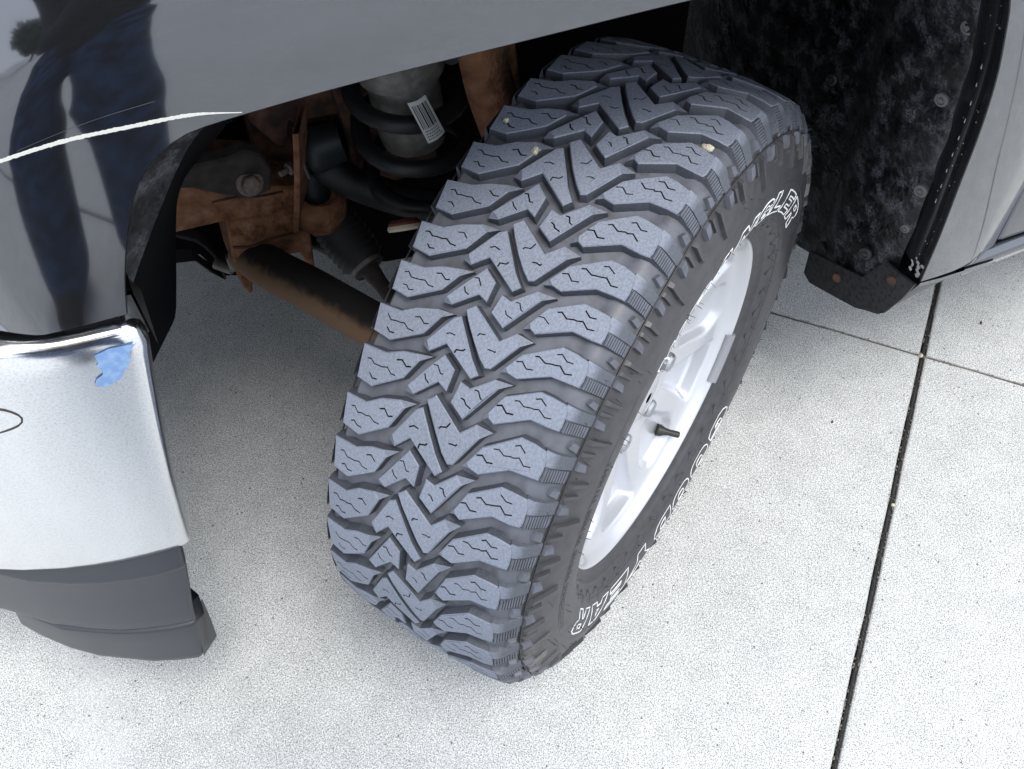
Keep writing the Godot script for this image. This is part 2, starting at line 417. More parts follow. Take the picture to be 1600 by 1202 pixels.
func tread_piece(pts: Array, tips: Dictionary, sipes: Array, off: float, parent: Node, facet := false, inner := false, deep := 0.0125) -> void:
	var poly := PackedVector2Array()
	var wear := rng.randf_range(0.90, 1.06)
	for p in pts: poly.append(Vector2(p[0] * KX + rng.randf_range(-0.35, 0.35), p[1] + rng.randf_range(-0.4, 0.4)))
	var order := range(pts.size())
	if Geometry2D.is_polygon_clockwise(poly):
		poly.reverse(); order.reverse()
	var n := poly.size()
	var worn := Color(wear, wear, wear)
	var edge_w := rng.randf_range(0.8, 1.3)
	var face_in := inset(poly, edge_w)
	var b := MB.new()
	var ox := off * KX
	b.use_col = true
	b.col = worn
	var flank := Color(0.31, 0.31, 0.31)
	# the worn top, cut by the sipes
	var faces: Array = [face_in]
	for sline in sipes:
		var path := PackedVector2Array()
		for q in sline: path.append(Vector2(q[0] * KX + rng.randf_range(-0.5, 0.5), q[1] + rng.randf_range(-0.5, 0.5)))
		if path.size() > 3 and rng.randf() < 0.25: path.remove_at(0 if rng.randf() < 0.5 else path.size() - 1)
		var slit := Geometry2D.offset_polyline(path, rng.randf_range(0.62, 0.86), Geometry2D.JOIN_MITER, Geometry2D.END_BUTT)
		if slit.is_empty(): continue
		var best := Vector2.ZERO; var bd := 1e9; var from := path[0]
		for e in [path[0], path[path.size() - 1]]:
			for i in n:
				var cp := Geometry2D.get_closest_point_to_segment(e, poly[i], poly[(i + 1) % n])
				if e.distance_to(cp) < bd:
					bd = e.distance_to(cp); best = cp; from = e
		var dir := (best - from).normalized()
		var back: Vector2 = path[1] if from == path[0] else path[path.size() - 2]
		var hair := Geometry2D.offset_polyline(PackedVector2Array([from.lerp(back, 0.3), best + dir * 2.0]), 0.05, Geometry2D.JOIN_MITER, Geometry2D.END_BUTT)
		for cut in [Geometry2D.merge_polygons(slit[0], hair[0])[0]]:
			var next: Array = []
			for f in faces:
				for r in Geometry2D.clip_polygons(f, cut):
					if not Geometry2D.is_polygon_clockwise(r): next.append(r)
			faces = next
	for f in faces:
		var tris := Geometry2D.triangulate_polygon(f)
		for k in range(0, tris.size(), 3):
			var P := []; var Q := []
			for m in 3:
				var p: Vector2 = f[tris[k + m]]
				var w := tread_xy(p.x + ox, p.y)
				P.append(w); Q.append(Vector3(w.x, w.y, 0.10 * (p.y * 0.001 - V0)).normalized())
			b.trin(P[0], P[1], P[2], Q[0], Q[1], Q[2])
		for k in f.size():
			var p: Vector2 = f[k]; var q: Vector2 = f[(k + 1) % f.size()]
			if near_edge((p + q) * 0.5, face_in) > 0.08:
				var d := q - p
				var a1 := tread_xy(p.x + ox, p.y); var a2 := tread_xy(q.x + ox, q.y)
				var o := tread_xy(p.x + d.y + ox, p.y - d.x) - a1
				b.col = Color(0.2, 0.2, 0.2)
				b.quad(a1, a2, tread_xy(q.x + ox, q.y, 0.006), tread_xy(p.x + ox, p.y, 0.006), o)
				b.col = worn
	# worn edge and flanks
	var foot := inset(poly, -1.6)
	for i in n:
		var j := (i + 1) % n
		var d := poly[j] - poly[i]
		var out2 := Vector2(d.y, -d.x).normalized()
		var mid := (poly[i] + poly[j]) * 0.5
		var o := tread_xy(mid.x + out2.x + ox, mid.y + out2.y) - tread_xy(mid.x + ox, mid.y)
		var up := tread_xy(mid.x + ox, mid.y).normalized()
		var t1 := tread_xy(face_in[i].x + ox, face_in[i].y); var t2 := tread_xy(face_in[j].x + ox, face_in[j].y)
		var e1 := tread_xy(poly[i].x + ox, poly[i].y, 0.0010); var e2 := tread_xy(poly[j].x + ox, poly[j].y, 0.0010)
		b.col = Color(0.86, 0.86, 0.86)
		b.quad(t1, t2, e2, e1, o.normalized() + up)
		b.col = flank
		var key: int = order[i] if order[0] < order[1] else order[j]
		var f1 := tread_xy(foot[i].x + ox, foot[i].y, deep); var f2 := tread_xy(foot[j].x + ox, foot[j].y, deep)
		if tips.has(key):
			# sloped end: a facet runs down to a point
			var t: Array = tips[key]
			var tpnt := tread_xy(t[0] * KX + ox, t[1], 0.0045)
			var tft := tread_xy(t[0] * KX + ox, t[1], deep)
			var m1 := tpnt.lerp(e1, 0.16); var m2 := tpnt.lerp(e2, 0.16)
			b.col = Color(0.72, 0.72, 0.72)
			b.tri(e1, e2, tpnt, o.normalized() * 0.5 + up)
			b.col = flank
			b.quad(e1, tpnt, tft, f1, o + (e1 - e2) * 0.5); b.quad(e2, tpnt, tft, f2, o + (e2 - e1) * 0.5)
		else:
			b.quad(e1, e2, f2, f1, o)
	var o2 := put("tread_block", b, M.tread, parent)
	o2.position = Vector3.ZERO
	if facet: shoulder_facet(off, parent)
func shoulder_facet(off: float, parent: Node) -> void:
	# the outer flank of a shoulder lug, down to the mould line: a smooth half and a ribbed half
	var b := MB.new()
	var s0 := off - 0.60; var s1 := off + 0.0; var sm := off - 0.30
	var rows := []
	var prof := [[0.0995, crown(0.0995) - 0.0011, 0.0], [0.1062, crown(0.1030) - 0.0030, 0.0], [0.112, 0.383, 0.0], [0.1175, 0.374, 0.0], [0.1218, 0.3665, 0.0]]
	for q in prof:
		var line := []
		for k in 5:
			var s := lerpf(s0 + 0.04 * (q[0] - 0.102) / 0.02, sm, k / 4.0)
			var a := deg_to_rad(warp(s))
			line.append(above_ground(Vector3(q[1] * cos(a), q[1] * sin(a), q[0])))
		rows.append(line)
	b.use_col = true
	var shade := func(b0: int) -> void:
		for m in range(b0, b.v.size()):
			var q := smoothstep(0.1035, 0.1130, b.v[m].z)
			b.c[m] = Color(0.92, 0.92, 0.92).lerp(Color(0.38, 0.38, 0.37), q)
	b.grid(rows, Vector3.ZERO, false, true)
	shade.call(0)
	# lower half set back, carrying the ribs
	var rows2 := []
	for q in prof:
		var back := 0.0016 if q[0] > 0.104 else 0.0
		var line := []
		for k in 4:
			var s := lerpf(sm, s1, k / 3.0)
			var a := deg_to_rad(warp(s))
			line.append(above_ground(Vector3((q[1] - back) * cos(a), (q[1] - back) * sin(a), q[0] - back * 0.6)))
		rows2.append(line)
	var from2 := b.v.size()
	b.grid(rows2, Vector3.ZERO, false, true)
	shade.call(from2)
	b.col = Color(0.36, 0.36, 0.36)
	# end walls down to the void floor
	for e in [[s0, -1.0], [s1, 1.0]]:
		for i in prof.size() - 1:
			var q = prof[i]; var q2 = prof[i + 1]
			var sa: float = e[0] + (0.04 * (q[0] - 0.102) / 0.02 if e[1] < 0.0 else 0.0); var sb: float = e[0] + (0.04 * (q2[0] - 0.102) / 0.02 if e[1] < 0.0 else 0.0)
			var a := deg_to_rad(warp(sa)); var a2 := deg_to_rad(warp(sb)); var a3 := deg_to_rad(warp(sa + e[1] * 0.03)); var a4 := deg_to_rad(warp(sb + e[1] * 0.03))
			var d1 := lerpf(0.011, 0.002, i / 4.0); var d2 := lerpf(0.011, 0.002, (i + 1) / 4.0)
			var p1 := above_ground(Vector3(q[1] * cos(a), q[1] * sin(a), q[0])); var p2 := above_ground(Vector3(q2[1] * cos(a2), q2[1] * sin(a2), q2[0]))
			var p3 := above_ground(Vector3((q2[1] - d2) * cos(a4), (q2[1] - d2) * sin(a4), q2[0] - d2 * 0.6)); var p4 := above_ground(Vector3((q[1] - d1) * cos(a3), (q[1] - d1) * sin(a3), q[0] - d1 * 0.6))
			b.quad(p1, p2, p3, p4, Vector3(-sin(a), cos(a), 0) * e[1])
	# step between the halves
	for i in prof.size() - 1:
		b.quad(rows[i][4], rows[i + 1][4], rows2[i + 1][0], rows2[i][0], Vector3(-sin(deg_to_rad(warp(sm))), cos(deg_to_rad(warp(sm))), 0))
	put("shoulder_flank", b, M.tread, parent)
	var rb := MB.new()
	for k in 9:
		var f := (k + 0.5) / 9.0
		var vv := lerpf(0.1050, 0.1205, f); var rr := lerpf(0.3915, 0.3690, f)
		var nn := Vector2(0.78, 0.62)
		var half := Vector2(0.62, -0.78) * 0.00075
		var sa := sm + 0.03; var sb := s1 - 0.01
		var L := []
		for s in [sa, (sa + sb) * 0.5, sb]:
			var a := deg_to_rad(warp(s))
			var line := []
			for w in [[-1.5, -0.0015], [-0.7, 0.0008], [0.7, 0.0008], [1.5, -0.0015]]:
				var q: Vector2 = Vector2(rr, vv) + Vector2(half.y, -half.x).orthogonal() * w[0] * 0.0 + Vector2(-0.00095 * w[0], 0.00075 * w[0]) + nn * w[1]
				line.append(above_ground(Vector3(q.x * cos(a), q.x * sin(a), q.y)))
			L.append(line)
		for i in 2:
			for j in 3:
				rb.quad(L[i][j], L[i][j + 1], L[i + 1][j + 1], L[i + 1][j], L[i][j])
		rb.quad(L[0][0], L[0][1], L[0][2], L[0][3], L[0][0] - L[1][0]); rb.quad(L[2][0], L[2][1], L[2][2], L[2][3], L[2][0] - L[1][0])
	tag(put("shoulder_ribs", rb, M.groove, parent), "", "", "", "stuff")
func side_block(pts: Array, h: float, called: String, mat: Material, parent: Node, taper := 0.75) -> void:
	var b := MB.new()
	var c := Vector2.ZERO
	for p in pts: c += Vector2(p[0], p[1])
	c /= pts.size()
	var top := []; var low := []
	for p in pts:
		low.append(sp(p[0], p[1], -0.001))
		top.append(sp(lerpf(c.x, p[0], taper), lerpf(c.y, p[1], taper), h))
	var mid := sp(c.x, c.y, h)
	var out := mid - sp(c.x, c.y, -0.02)
	for i in pts.size():
		var j := (i + 1) % pts.size()
		b.tri(mid, top[i], top[j], out)
		b.quad(top[i], top[j], low[j], low[i], (low[i] + low[j]) * 0.5 - mid + out * 0.3)
	put(called, b, mat, parent)
# block lettering: every glyph is a set of closed loops in a unit box
func ring(cx: float, cy: float, rx: float, ry: float, n := 18) -> Array:
	var a := []
	for k in n: 
		var c := cos(TAU * k / n); var s := sin(TAU * k / n)
		a.append([cx + rx * signf(c) * pow(absf(c), 0.72), cy + ry * signf(s) * pow(absf(s), 0.72)])
	return a
func glyph(ch: String) -> Array:
	match ch:
		"O": return [ring(0.5, 0.5, 0.5, 0.5), ring(0.5, 0.5, 0.17, 0.24, 12)]
		"G": return [[[1, 0.66], [0.66, 0.66], [0.6, 0.76], [0.42, 0.76], [0.34, 0.6], [0.34, 0.36], [0.45, 0.24], [0.62, 0.24], [0.66, 0.34], [0.5, 0.34], [0.5, 0.54], [1, 0.54], [1, 0.2], [0.82, 0.02], [0.6, 0], [0.3, 0], [0.1, 0.12], [0, 0.34], [0, 0.64], [0.1, 0.88], [0.32, 1], [0.7, 1], [0.92, 0.88]]]
		"D": return [[[0, 0], [0, 1], [0.58, 1], [0.85, 0.9], [1, 0.66], [1, 0.34], [0.85, 0.1], [0.58, 0]], [[0.34, 0.25], [0.34, 0.75], [0.5, 0.75], [0.64, 0.62], [0.64, 0.38], [0.5, 0.25]]]
		"Y": return [[[0, 1], [0.36, 1], [0.5, 0.68], [0.64, 1], [1, 1], [0.68, 0.42], [0.68, 0], [0.32, 0], [0.32, 0.42]]]
		"E": return [[[0, 0], [0, 1], [1, 1], [1, 0.76], [0.36, 0.76], [0.36, 0.62], [0.85, 0.62], [0.85, 0.39], [0.36, 0.39], [0.36, 0.24], [1, 0.24], [1, 0]]]
		"A": return [[[0, 0], [0.32, 1], [0.68, 1], [1, 0], [0.67, 0], [0.61, 0.2], [0.39, 0.2], [0.33, 0]], [[0.43, 0.4], [0.5, 0.68], [0.57, 0.4]]]
		"R": return [[[0, 0], [0, 1], [0.66, 1], [0.9, 0.9], [0.97, 0.7], [0.9, 0.5], [0.74, 0.42], [1, 0], [0.66, 0], [0.44, 0.38], [0.34, 0.38], [0.34, 0]], [[0.34, 0.6], [0.34, 0.78], [0.56, 0.78], [0.62, 0.69], [0.56, 0.6]]]
		"W": return [[[0, 1], [0.25, 1], [0.33, 0.45], [0.42, 1], [0.58, 1], [0.67, 0.45], [0.75, 1], [1, 1], [0.83, 0], [0.6, 0], [0.5, 0.5], [0.4, 0], [0.17, 0]]]
		"N": return [[[0, 0], [0, 1], [0.32, 1], [0.68, 0.45], [0.68, 1], [1, 1], [1, 0], [0.68, 0], [0.32, 0.55], [0.32, 0]]]
		"L": return [[[0, 0], [0, 1], [0.36, 1], [0.36, 0.26], [1, 0.26], [1, 0]]]
	return []
func tyre_letter(ch: String, d0: float, d1: float, r0: float, r1: float, parent: Node) -> void:
	var b := MB.new()
	var sc := Vector2(absf(d0 - d1) * 0.0174533 * 0.285, r1 - r0)
	for loop in glyph(ch):
		# finer steps so that the outline follows the sidewall
		var pts := []
		for i in loop.size():
			var p := Vector2(loop[i][0], loop[i][1]); var q := Vector2(loop[(i + 1) % loop.size()][0], loop[(i + 1) % loop.size()][1])
			var steps := maxi(1, int(ceil(((q - p) * sc).length() / 0.006)))
			for k in steps: pts.append(p.lerp(q, float(k) / steps))
		var n := pts.size()
		var L := []
		for i in n:
			var t: Vector2 = ((pts[(i + 1) % n] - pts[(i - 1 + n) % n]) * sc).normalized()
			var nn := Vector2(-t.y, t.x) / sc
			var line := []
			for w in [[-1.0, 0.0], [-0.7, 0.0006], [0.7, 0.0006], [1.0, 0.0]]:
				var q: Vector2 = pts[i] + nn * w[0] * 0.00102
				line.append(sp(lerpf(d0, d1, q.x + 0.06 * q.y), lerpf(r0, r1, q.y), w[1]))
			L.append(line)
		for i in n:
			var j := (i + 1) % n
			for k in 3:
				b.quad(L[i][k], L[i][k + 1], L[j][k + 1], L[j][k], Vector3(0, 0, 1))
	put("raised_letter", b, M.letter, parent)

func build_tyre(truck: Node3D) -> void:
	var tyre_b := MB.new()
	var prof := [[0.112, 0.230], [0.1135, 0.2365], [0.1165, 0.2400], [0.1185, 0.2425], [0.1215, 0.2440], [0.1225, 0.2455], [0.1222, 0.2475], [0.126, 0.252], [0.1298, 0.258], [0.133, 0.264], [0.1355, 0.271], [0.1375, 0.280], [0.1387, 0.288], [0.139, 0.297], [0.1385, 0.306], [0.1375, 0.315], [0.1355, 0.326], [0.133, 0.335], [0.130, 0.344], [0.127, 0.352], [0.1237, 0.3592], [0.1208, 0.3650], [0.1206, 0.3655], [0.1155, 0.3657], [0.1155, 0.3671], [0.1196, 0.3673], [0.1197, 0.3678], [0.1160, 0.3725], [0.110, 0.379], [0.103, 0.3845], [0.094, 0.3868]]
	for k in 12:
		var v := lerpf(0.086, V0, k / 11.0)
		prof.append([v, crown(v) - 0.0118])
	var full := prof.duplicate()
	for k in range(prof.size() - 2, -1, -1):
		var q: float = prof[k][0]
		full.append([2.0 * V0 - q if q <= 0.094 else -0.106 - (q - 0.094) * (0.36 if prof[k][1] > 0.26 else 0.3), prof[k][1]])
	var SEG := 240
	var rows := []
	for q in full:
		var line := []
		for k in SEG:
			var a := TAU * k / SEG
			line.append(above_ground(Vector3(q[1] * cos(a), q[1] * sin(a), q[0]), 0.004))
		rows.append(line)
	tyre_b.grid(rows, Vector3.ZERO, true, true)
	tyre_b.use_col = true
	for m in tyre_b.v.size():
		var rad := Vector2(tyre_b.v[m].x, tyre_b.v[m].y).length()
		tyre_b.c[m] = Color(0.046, 0.047, 0.052).lerp(Color(0.106, 0.117, 0.142), smoothstep(0.367, 0.381, rad))  # sky reflection put into the colour: groove floor bluer and paler than the sidewall
	var tyre := put("tyre", tyre_b, M.carcass, truck)
	tag(tyre, "blocky off-road tyre steered outwards, with white outlined lettering on its sidewall")
	tyre.transform = Transform3D(WB, HUB)
	var BL := [[8.52, -51.5], [7.831, -34.5], [7.742, -28.3], [8.163, -11.7], [8.445, -0.4], [8.693, 12.1], [8.843, 5.8], [8.404, -30.3], [8.717, -44.3]]
	var BR := [[7.579, -27.1], [7.413, -19.6], [7.85, 15.9], [7.558, 28.5], [7.767, 36.9], [8.465, 19.8], [8.509, 14.4], [8.356, 5.4], [8.087, -7.0], [7.808, -18.5]]
	var SL := [[9.52, -52.4], [8.621, -27.6], [8.816, -12.4], [9.272, -11.8], [9.189, -22.7], [9.625, -42.8]]
	var SR := [[8.98, -1.7], [9.02, 8.9], [8.61, 27.5], [8.747, 35.6], [9.6, 13.4], [9.411, -3.5]]
	var L1 := [[8.273, -115.6], [8.213, -89.1], [7.995, -74.1], [7.833, -54.1], [7.949, -46.4], [8.443, -56.4], [8.908, -87.5], [8.887, -109.9]]
	var L2 := [[9.231, -114.8], [9.159, -86.5], [8.978, -69.6], [8.884, -54.0], [9.013, -49.0], [9.442, -58.6], [9.905, -89.1], [9.891, -109.2]]
	var R1 := [[7.354, 37.0], [7.264, 34.8], [6.831, 43.6], [6.399, 72.4], [6.395, 84.0], [6.415, 98.6], [6.58, 102.6], [6.903, 103.4], [7.004, 102.1], [7.031, 93.1], [7.035, 74.2], [7.418, 43.8]]
	var R2 := [[8.373, 36.0], [8.295, 31.8], [7.888, 42.0], [7.39, 73.3], [7.385, 86.7], [7.428, 99.4], [7.584, 102.5], [7.836, 103.6], [8.003, 102.3], [8.019, 92.4], [8.051, 74.6], [8.405, 47.0]]
	var sL := [[[8.451, -104.3], [8.42, -100.3], [8.494, -94.7], [8.473, -89.8], [8.464, -84.7], [8.426, -79.6], [8.493, -73.6], [8.479, -67.5]], [[8.196, -72.3], [8.153, -66.7], [8.232, -60.5], [8.196, -55.5]], [[8.716, -100.1], [8.679, -95.9], [8.747, -91.3], [8.726, -86.0]]]
	var sBL := [[[8.207, -34.7], [8.155, -31.0], [8.163, -25.1]], [[8.503, -19.1], [8.412, -18.4], [8.377, -12.3], [8.318, -10.6]]]
	var sBR := [[[7.964, -5.0], [7.906, -4.1], [7.873, 1.8], [7.758, 3.8]], [[8.12, 9.5], [8.103, 13.8], [8.108, 17.2], [8.072, 18.1]]]
	var sSL := [[[8.917, -33.9], [8.892, -29.5], [9.024, -23.9], [9.017, -20.6]], [[9.164, -39.2], [9.253, -35.7], [9.289, -31.0]]]
	var sSR := [[[9.237, 5.2], [9.247, 8.8], [9.315, 11.7], [9.338, 17.6]], [[8.989, 14.6], [8.991, 18.3], [9.089, 21.9], [9.105, 24.0]]]
	var sR := [[[7.067, 39.8], [7.02, 45.1], [7.113, 51.7], [7.072, 57.7]], [[6.809, 53.5], [6.771, 57.9], [6.845, 64.7], [6.793, 71.5], [6.799, 73.5], [6.756, 78.6], [6.859, 85.4], [6.821, 91.8]], [[6.584, 71.1], [6.534, 75.7], [6.621, 82.7], [6.596, 88.3]]]
	var shift := func(lines: Array, ds: float, dv := 0.0) -> Array:
		var o := []
		for l in lines:
			var q := []
			for p in l: q.append([p[0] + ds, p[1] + dv])
			o.append(q)
		return o
	var sL2: Array = shift.call(sL, 0.985, 0.3); var sR2: Array = shift.call(sR, 1.0)
	for m in LUGS / 2:
		var off := 2.0 * m - 8.0
		tread_piece(BL, {8: [8.66, -54.5]}, sBL, off, tyre)
		tread_piece(BR, {3: [7.58, 46.0]}, sBR, off, tyre)
		tread_piece(SL, {5: [9.66, -54.0]}, sSL, off, tyre)
		tread_piece(SR, {2: [8.56, 45.8]}, sSR, off, tyre)
		tread_piece(L1, {3: [7.78, -36.8]}, sL, off, tyre, false, true)
		tread_piece(L2, {3: [8.80, -38.8]}, sL2, off, tyre, false, true)
		tread_piece(R1, {0: [7.43, 30.5]}, sR, off, tyre)
		tread_piece(R2, {0: [8.43, 28.0]}, sR2, off, tyre)
	for k in LUGS:
		shoulder_facet(k - 1.0, tyre)
		# inner flanks
		var ib := MB.new()
		var rows3 := []
		for q in [[-0.1142, crown(-0.1142)], [-0.1162, 0.386], [-0.1178, 0.374], [-0.1185, 0.366]]:
			var line := []
			for j in 5:
				var a := deg_to_rad(warp(k + lerpf(0.27, 0.90, j / 4.0)))
				line.append(above_ground(Vector3(q[1] * cos(a), q[1] * sin(a), q[0])))
			rows3.append(line)
		ib.grid(rows3, Vector3.ZERO, false, true)
		for e in [0, 4]:
			for i in 3:
				var w: Vector3 = rows3[i][e]; var w2: Vector3 = rows3[i + 1][e]
				ib.quad(w, w2, w2 * 0.975, w * 0.972, rows3[i][e] - rows3[i][2])
		put("inner_flank", ib, M.groove, tyre)
		var s := k - 1.0
		var dg := func(x: float) -> float: return warp(s + x)
		side_block([[dg.call(0.10), 0.3765], [dg.call(0.26), 0.379], [dg.call(0.34), 0.3695], [dg.call(0.14), 0.3690]], 0.0050, "shoulder_stud", M.groove, tyre)
		side_block([[dg.call(0.47), 0.3645], [dg.call(0.70), 0.3645], [dg.call(0.74), 0.3500], [dg.call(0.53), 0.3530]], 0.0050, "shoulder_stud", M.groove, tyre, 0.78)
		side_block([[dg.call(-0.02), 0.3640], [dg.call(0.13), 0.3640], [dg.call(0.12), 0.340], [dg.call(0.03), 0.322 if k % 2 == 0 else 0.334], [dg.call(0.01), 0.340]], 0.0048, "shoulder_stud", M.rubber, tyre, 0.7)
		side_block([[dg.call(0.27), 0.3640], [dg.call(0.40), 0.3640], [dg.call(0.38), 0.345], [dg.call(0.30), 0.343]], 0.0036, "shoulder_stud", M.rubber, tyre, 0.7)
	# moulding flash round the shoulder; its dark colour stands in for the ledge shadow
	for vv in [0.1222, -0.1245]:
		var seam := MB.new()
		var ring_p := []
		var q0 := 0.3650
		for k in 241:
			var a := TAU * k / 240.0
			var wob := 0.0004 * sin(k * 0.7) + 0.0005 * sin(k * 0.23)
			ring_p.append(above_ground(Vector3((q0 + wob) * cos(a), (q0 + wob) * sin(a), vv), 0.006))
		seam.tube(ring_p, [0.00095], 6, false)
		put("mould_seam_shadow", seam, M.whisker, tyre)
	# wide white outlined letters
	var word1 := [["G", 310.0, 298.8], ["O", 297.2, 286.4], ["O", 285.0, 275.0], ["D", 273.6, 263.6], ["Y", 262.0, 247.5], ["E", 245.5, 232.5], ["A", 230.5, 216.0], ["R", 213.5, 201.0]]
	for w in word1: tyre_letter(w[0], w[1], w[2], 0.2715, 0.3040, tyre)
	var word2 := [["W", 117.0, 105.0, 0.2640, 0.2905], ["R", 103.5, 93.5, 0.2640, 0.2905], ["A", 92.0, 82.0, 0.2650, 0.2920], ["N", 80.5, 71.0, 0.2680, 0.2955], ["G", 69.5, 60.5, 0.2710, 0.2990], ["L", 59.0, 49.5, 0.2735, 0.3015], ["E", 47.5, 37.5, 0.2735, 0.3015], ["R", 35.5, 24.5, 0.2735, 0.3015]]
	for w in word2: tyre_letter(w[0], w[1], w[2], w[3], w[4], tyre)
	# moulded hexagon lines and thin ribs near the bead
	var hx := MB.new()
	for k in 40:
		var d := k * 9.0 + 3.0
		for seg in [[d, 0.2505, d + 2.4, 0.2575], [d + 2.4, 0.2575, d + 6.2, 0.2575], [d + 6.2, 0.2575, d + 9.0, 0.2505], [d + 2.4, 0.2575, d + 1.2, 0.2645]]:
			hx.tube([sp(seg[0], seg[1], 0.0003), sp(lerpf(seg[0], seg[2], 0.5), lerpf(seg[1], seg[3], 0.5), 0.0001), sp(seg[2], seg[3], 0.0001)], [0.0006], 5, false)
	for rr in [0.3105, 0.262]:
		var path := []
		for k in 121: path.append(sp(k * 3.0, rr, 0.0))
		hx.tube(path, [0.0007], 5, false)
	# small moulded size marks on the bulge
	for k in 46:
		if k % 9 == 8: continue
		var d := 136.0 + k * 1.15
		var r0 := 0.3015
		var q := rng.randi() % 3
		hx.tube([sp(d, r0, 0.0004), sp(d + 0.15, r0 + 0.006, 0.0004)], [0.0008], 5)
		if q > 0: hx.tube([sp(d, r0 + 0.006, 0.0004), sp(d + 0.65, r0 + 0.0055, 0.0004)], [0.0008], 5)
		if q > 1: hx.tube([sp(d + 0.65, r0 + 0.0055, 0.0004), sp(d + 0.5, r0, 0.0004)], [0.0008], 5)
	tag(put("moulded_lines", hx, M.rubber, tyre), "", "", "", "stuff")
	var wh := MB.new()
	for k in 190:
		var d := rng.randf() * 360.0
		var band := rng.randi() % 4
		var rr: float = [0.297, 0.352, 0.258, 0.325][band] + rng.randf_range(-0.006, 0.006)
		var L := rng.randf_range(0.003, 0.009)
		var p := sp(d, rr, -0.0005)
		var a := deg_to_rad(d)
		var nn := side_n(rr)
		var dir := (Vector3(cos(a) * nn.x, sin(a) * nn.x, nn.y) + Vector3(rng.randf_range(-0.3, 0.3), rng.randf_range(-0.3, 0.3), rng.randf_range(-0.2, 0.2))).normalized()
		wh.tube([p, p + dir * L * 0.5, p + dir * L + Vector3(0, -0.0006, 0)], [0.00045, 0.0004, 0.0003], 4, false)
	for k in 90:
		var d := rng.randf() * 360.0
		var a := deg_to_rad(d)
		var vv := [0.1205, 0.1155, -0.1165][rng.randi() % 3] as float
		var p := Vector3(cos(a) * 0.372, sin(a) * 0.372, vv)
		var dir := Vector3(cos(a), sin(a), signf(vv) * 0.9).normalized()
		p = above_ground(p, 0.01)
		wh.tube([p, p + dir * rng.randf_range(0.004, 0.009)], [0.00045, 0.0003], 4, false)
	tag(put("vent_whiskers", wh, M.whisker, tyre), "", "", "", "stuff")

# ---------------------------------------------------------------- wheel rim
func interp(table: Array, x: float) -> float:
	for i in table.size() - 1:
		if x <= table[i + 1][0]:
			return lerpf(table[i][1], table[i + 1][1], clampf((x - table[i][0]) / (table[i + 1][0] - table[i][0]), 0, 1))
	return table[-1][1]
const FACE := [[0.0, 0.084], [0.03, 0.0835], [0.036, 0.081], [0.0375, 0.072], [0.045, 0.0665], [0.075, 0.0655], [0.09, 0.0700], [0.12, 0.0765], [0.16, 0.0835], [0.19, 0.0885], [0.205, 0.0915], [0.213, 0.0955], [0.2165, 0.0985], [0.221, 0.1050], [0.225, 0.1105], [0.228, 0.1124], [0.2305, 0.1118], [0.2325, 0.1085], [0.233, 0.100]]
func rim_v(r: float, deg: float) -> float:
	var v := interp(FACE, r)
	var best := 0.0
	for k in 5:
		# open windows and the shallow pocket on each spoke
		var dw := absf(wrapf(deg - (321.0 + 72.0 * k), -180, 180)); var dp := absf(wrapf(deg - (357.0 + 72.0 * k), -180, 180))
		var half := lerpf(5.5, 11.5, clampf((r - 0.10) / 0.10, 0, 1))
		var w := smoothstep(half + 3.0, half - 1.5, dw) * smoothstep(0.098, 0.108, r) * smoothstep(0.2105, 0.2045, r)
		best = maxf(best, w * 0.020)
		var hp := lerpf(7.0, 13.0, clampf((r - 0.105) / 0.06, 0, 1)) * (1.0 - 0.45 * smoothstep(0.18, 0.21, r))
		var q := smoothstep(hp + 3.0, hp - 2.0, dp) * smoothstep(0.104, 0.120, r) * smoothstep(0.2085, 0.198, r)
		best = maxf(best, q * 0.0125)
	return v - best
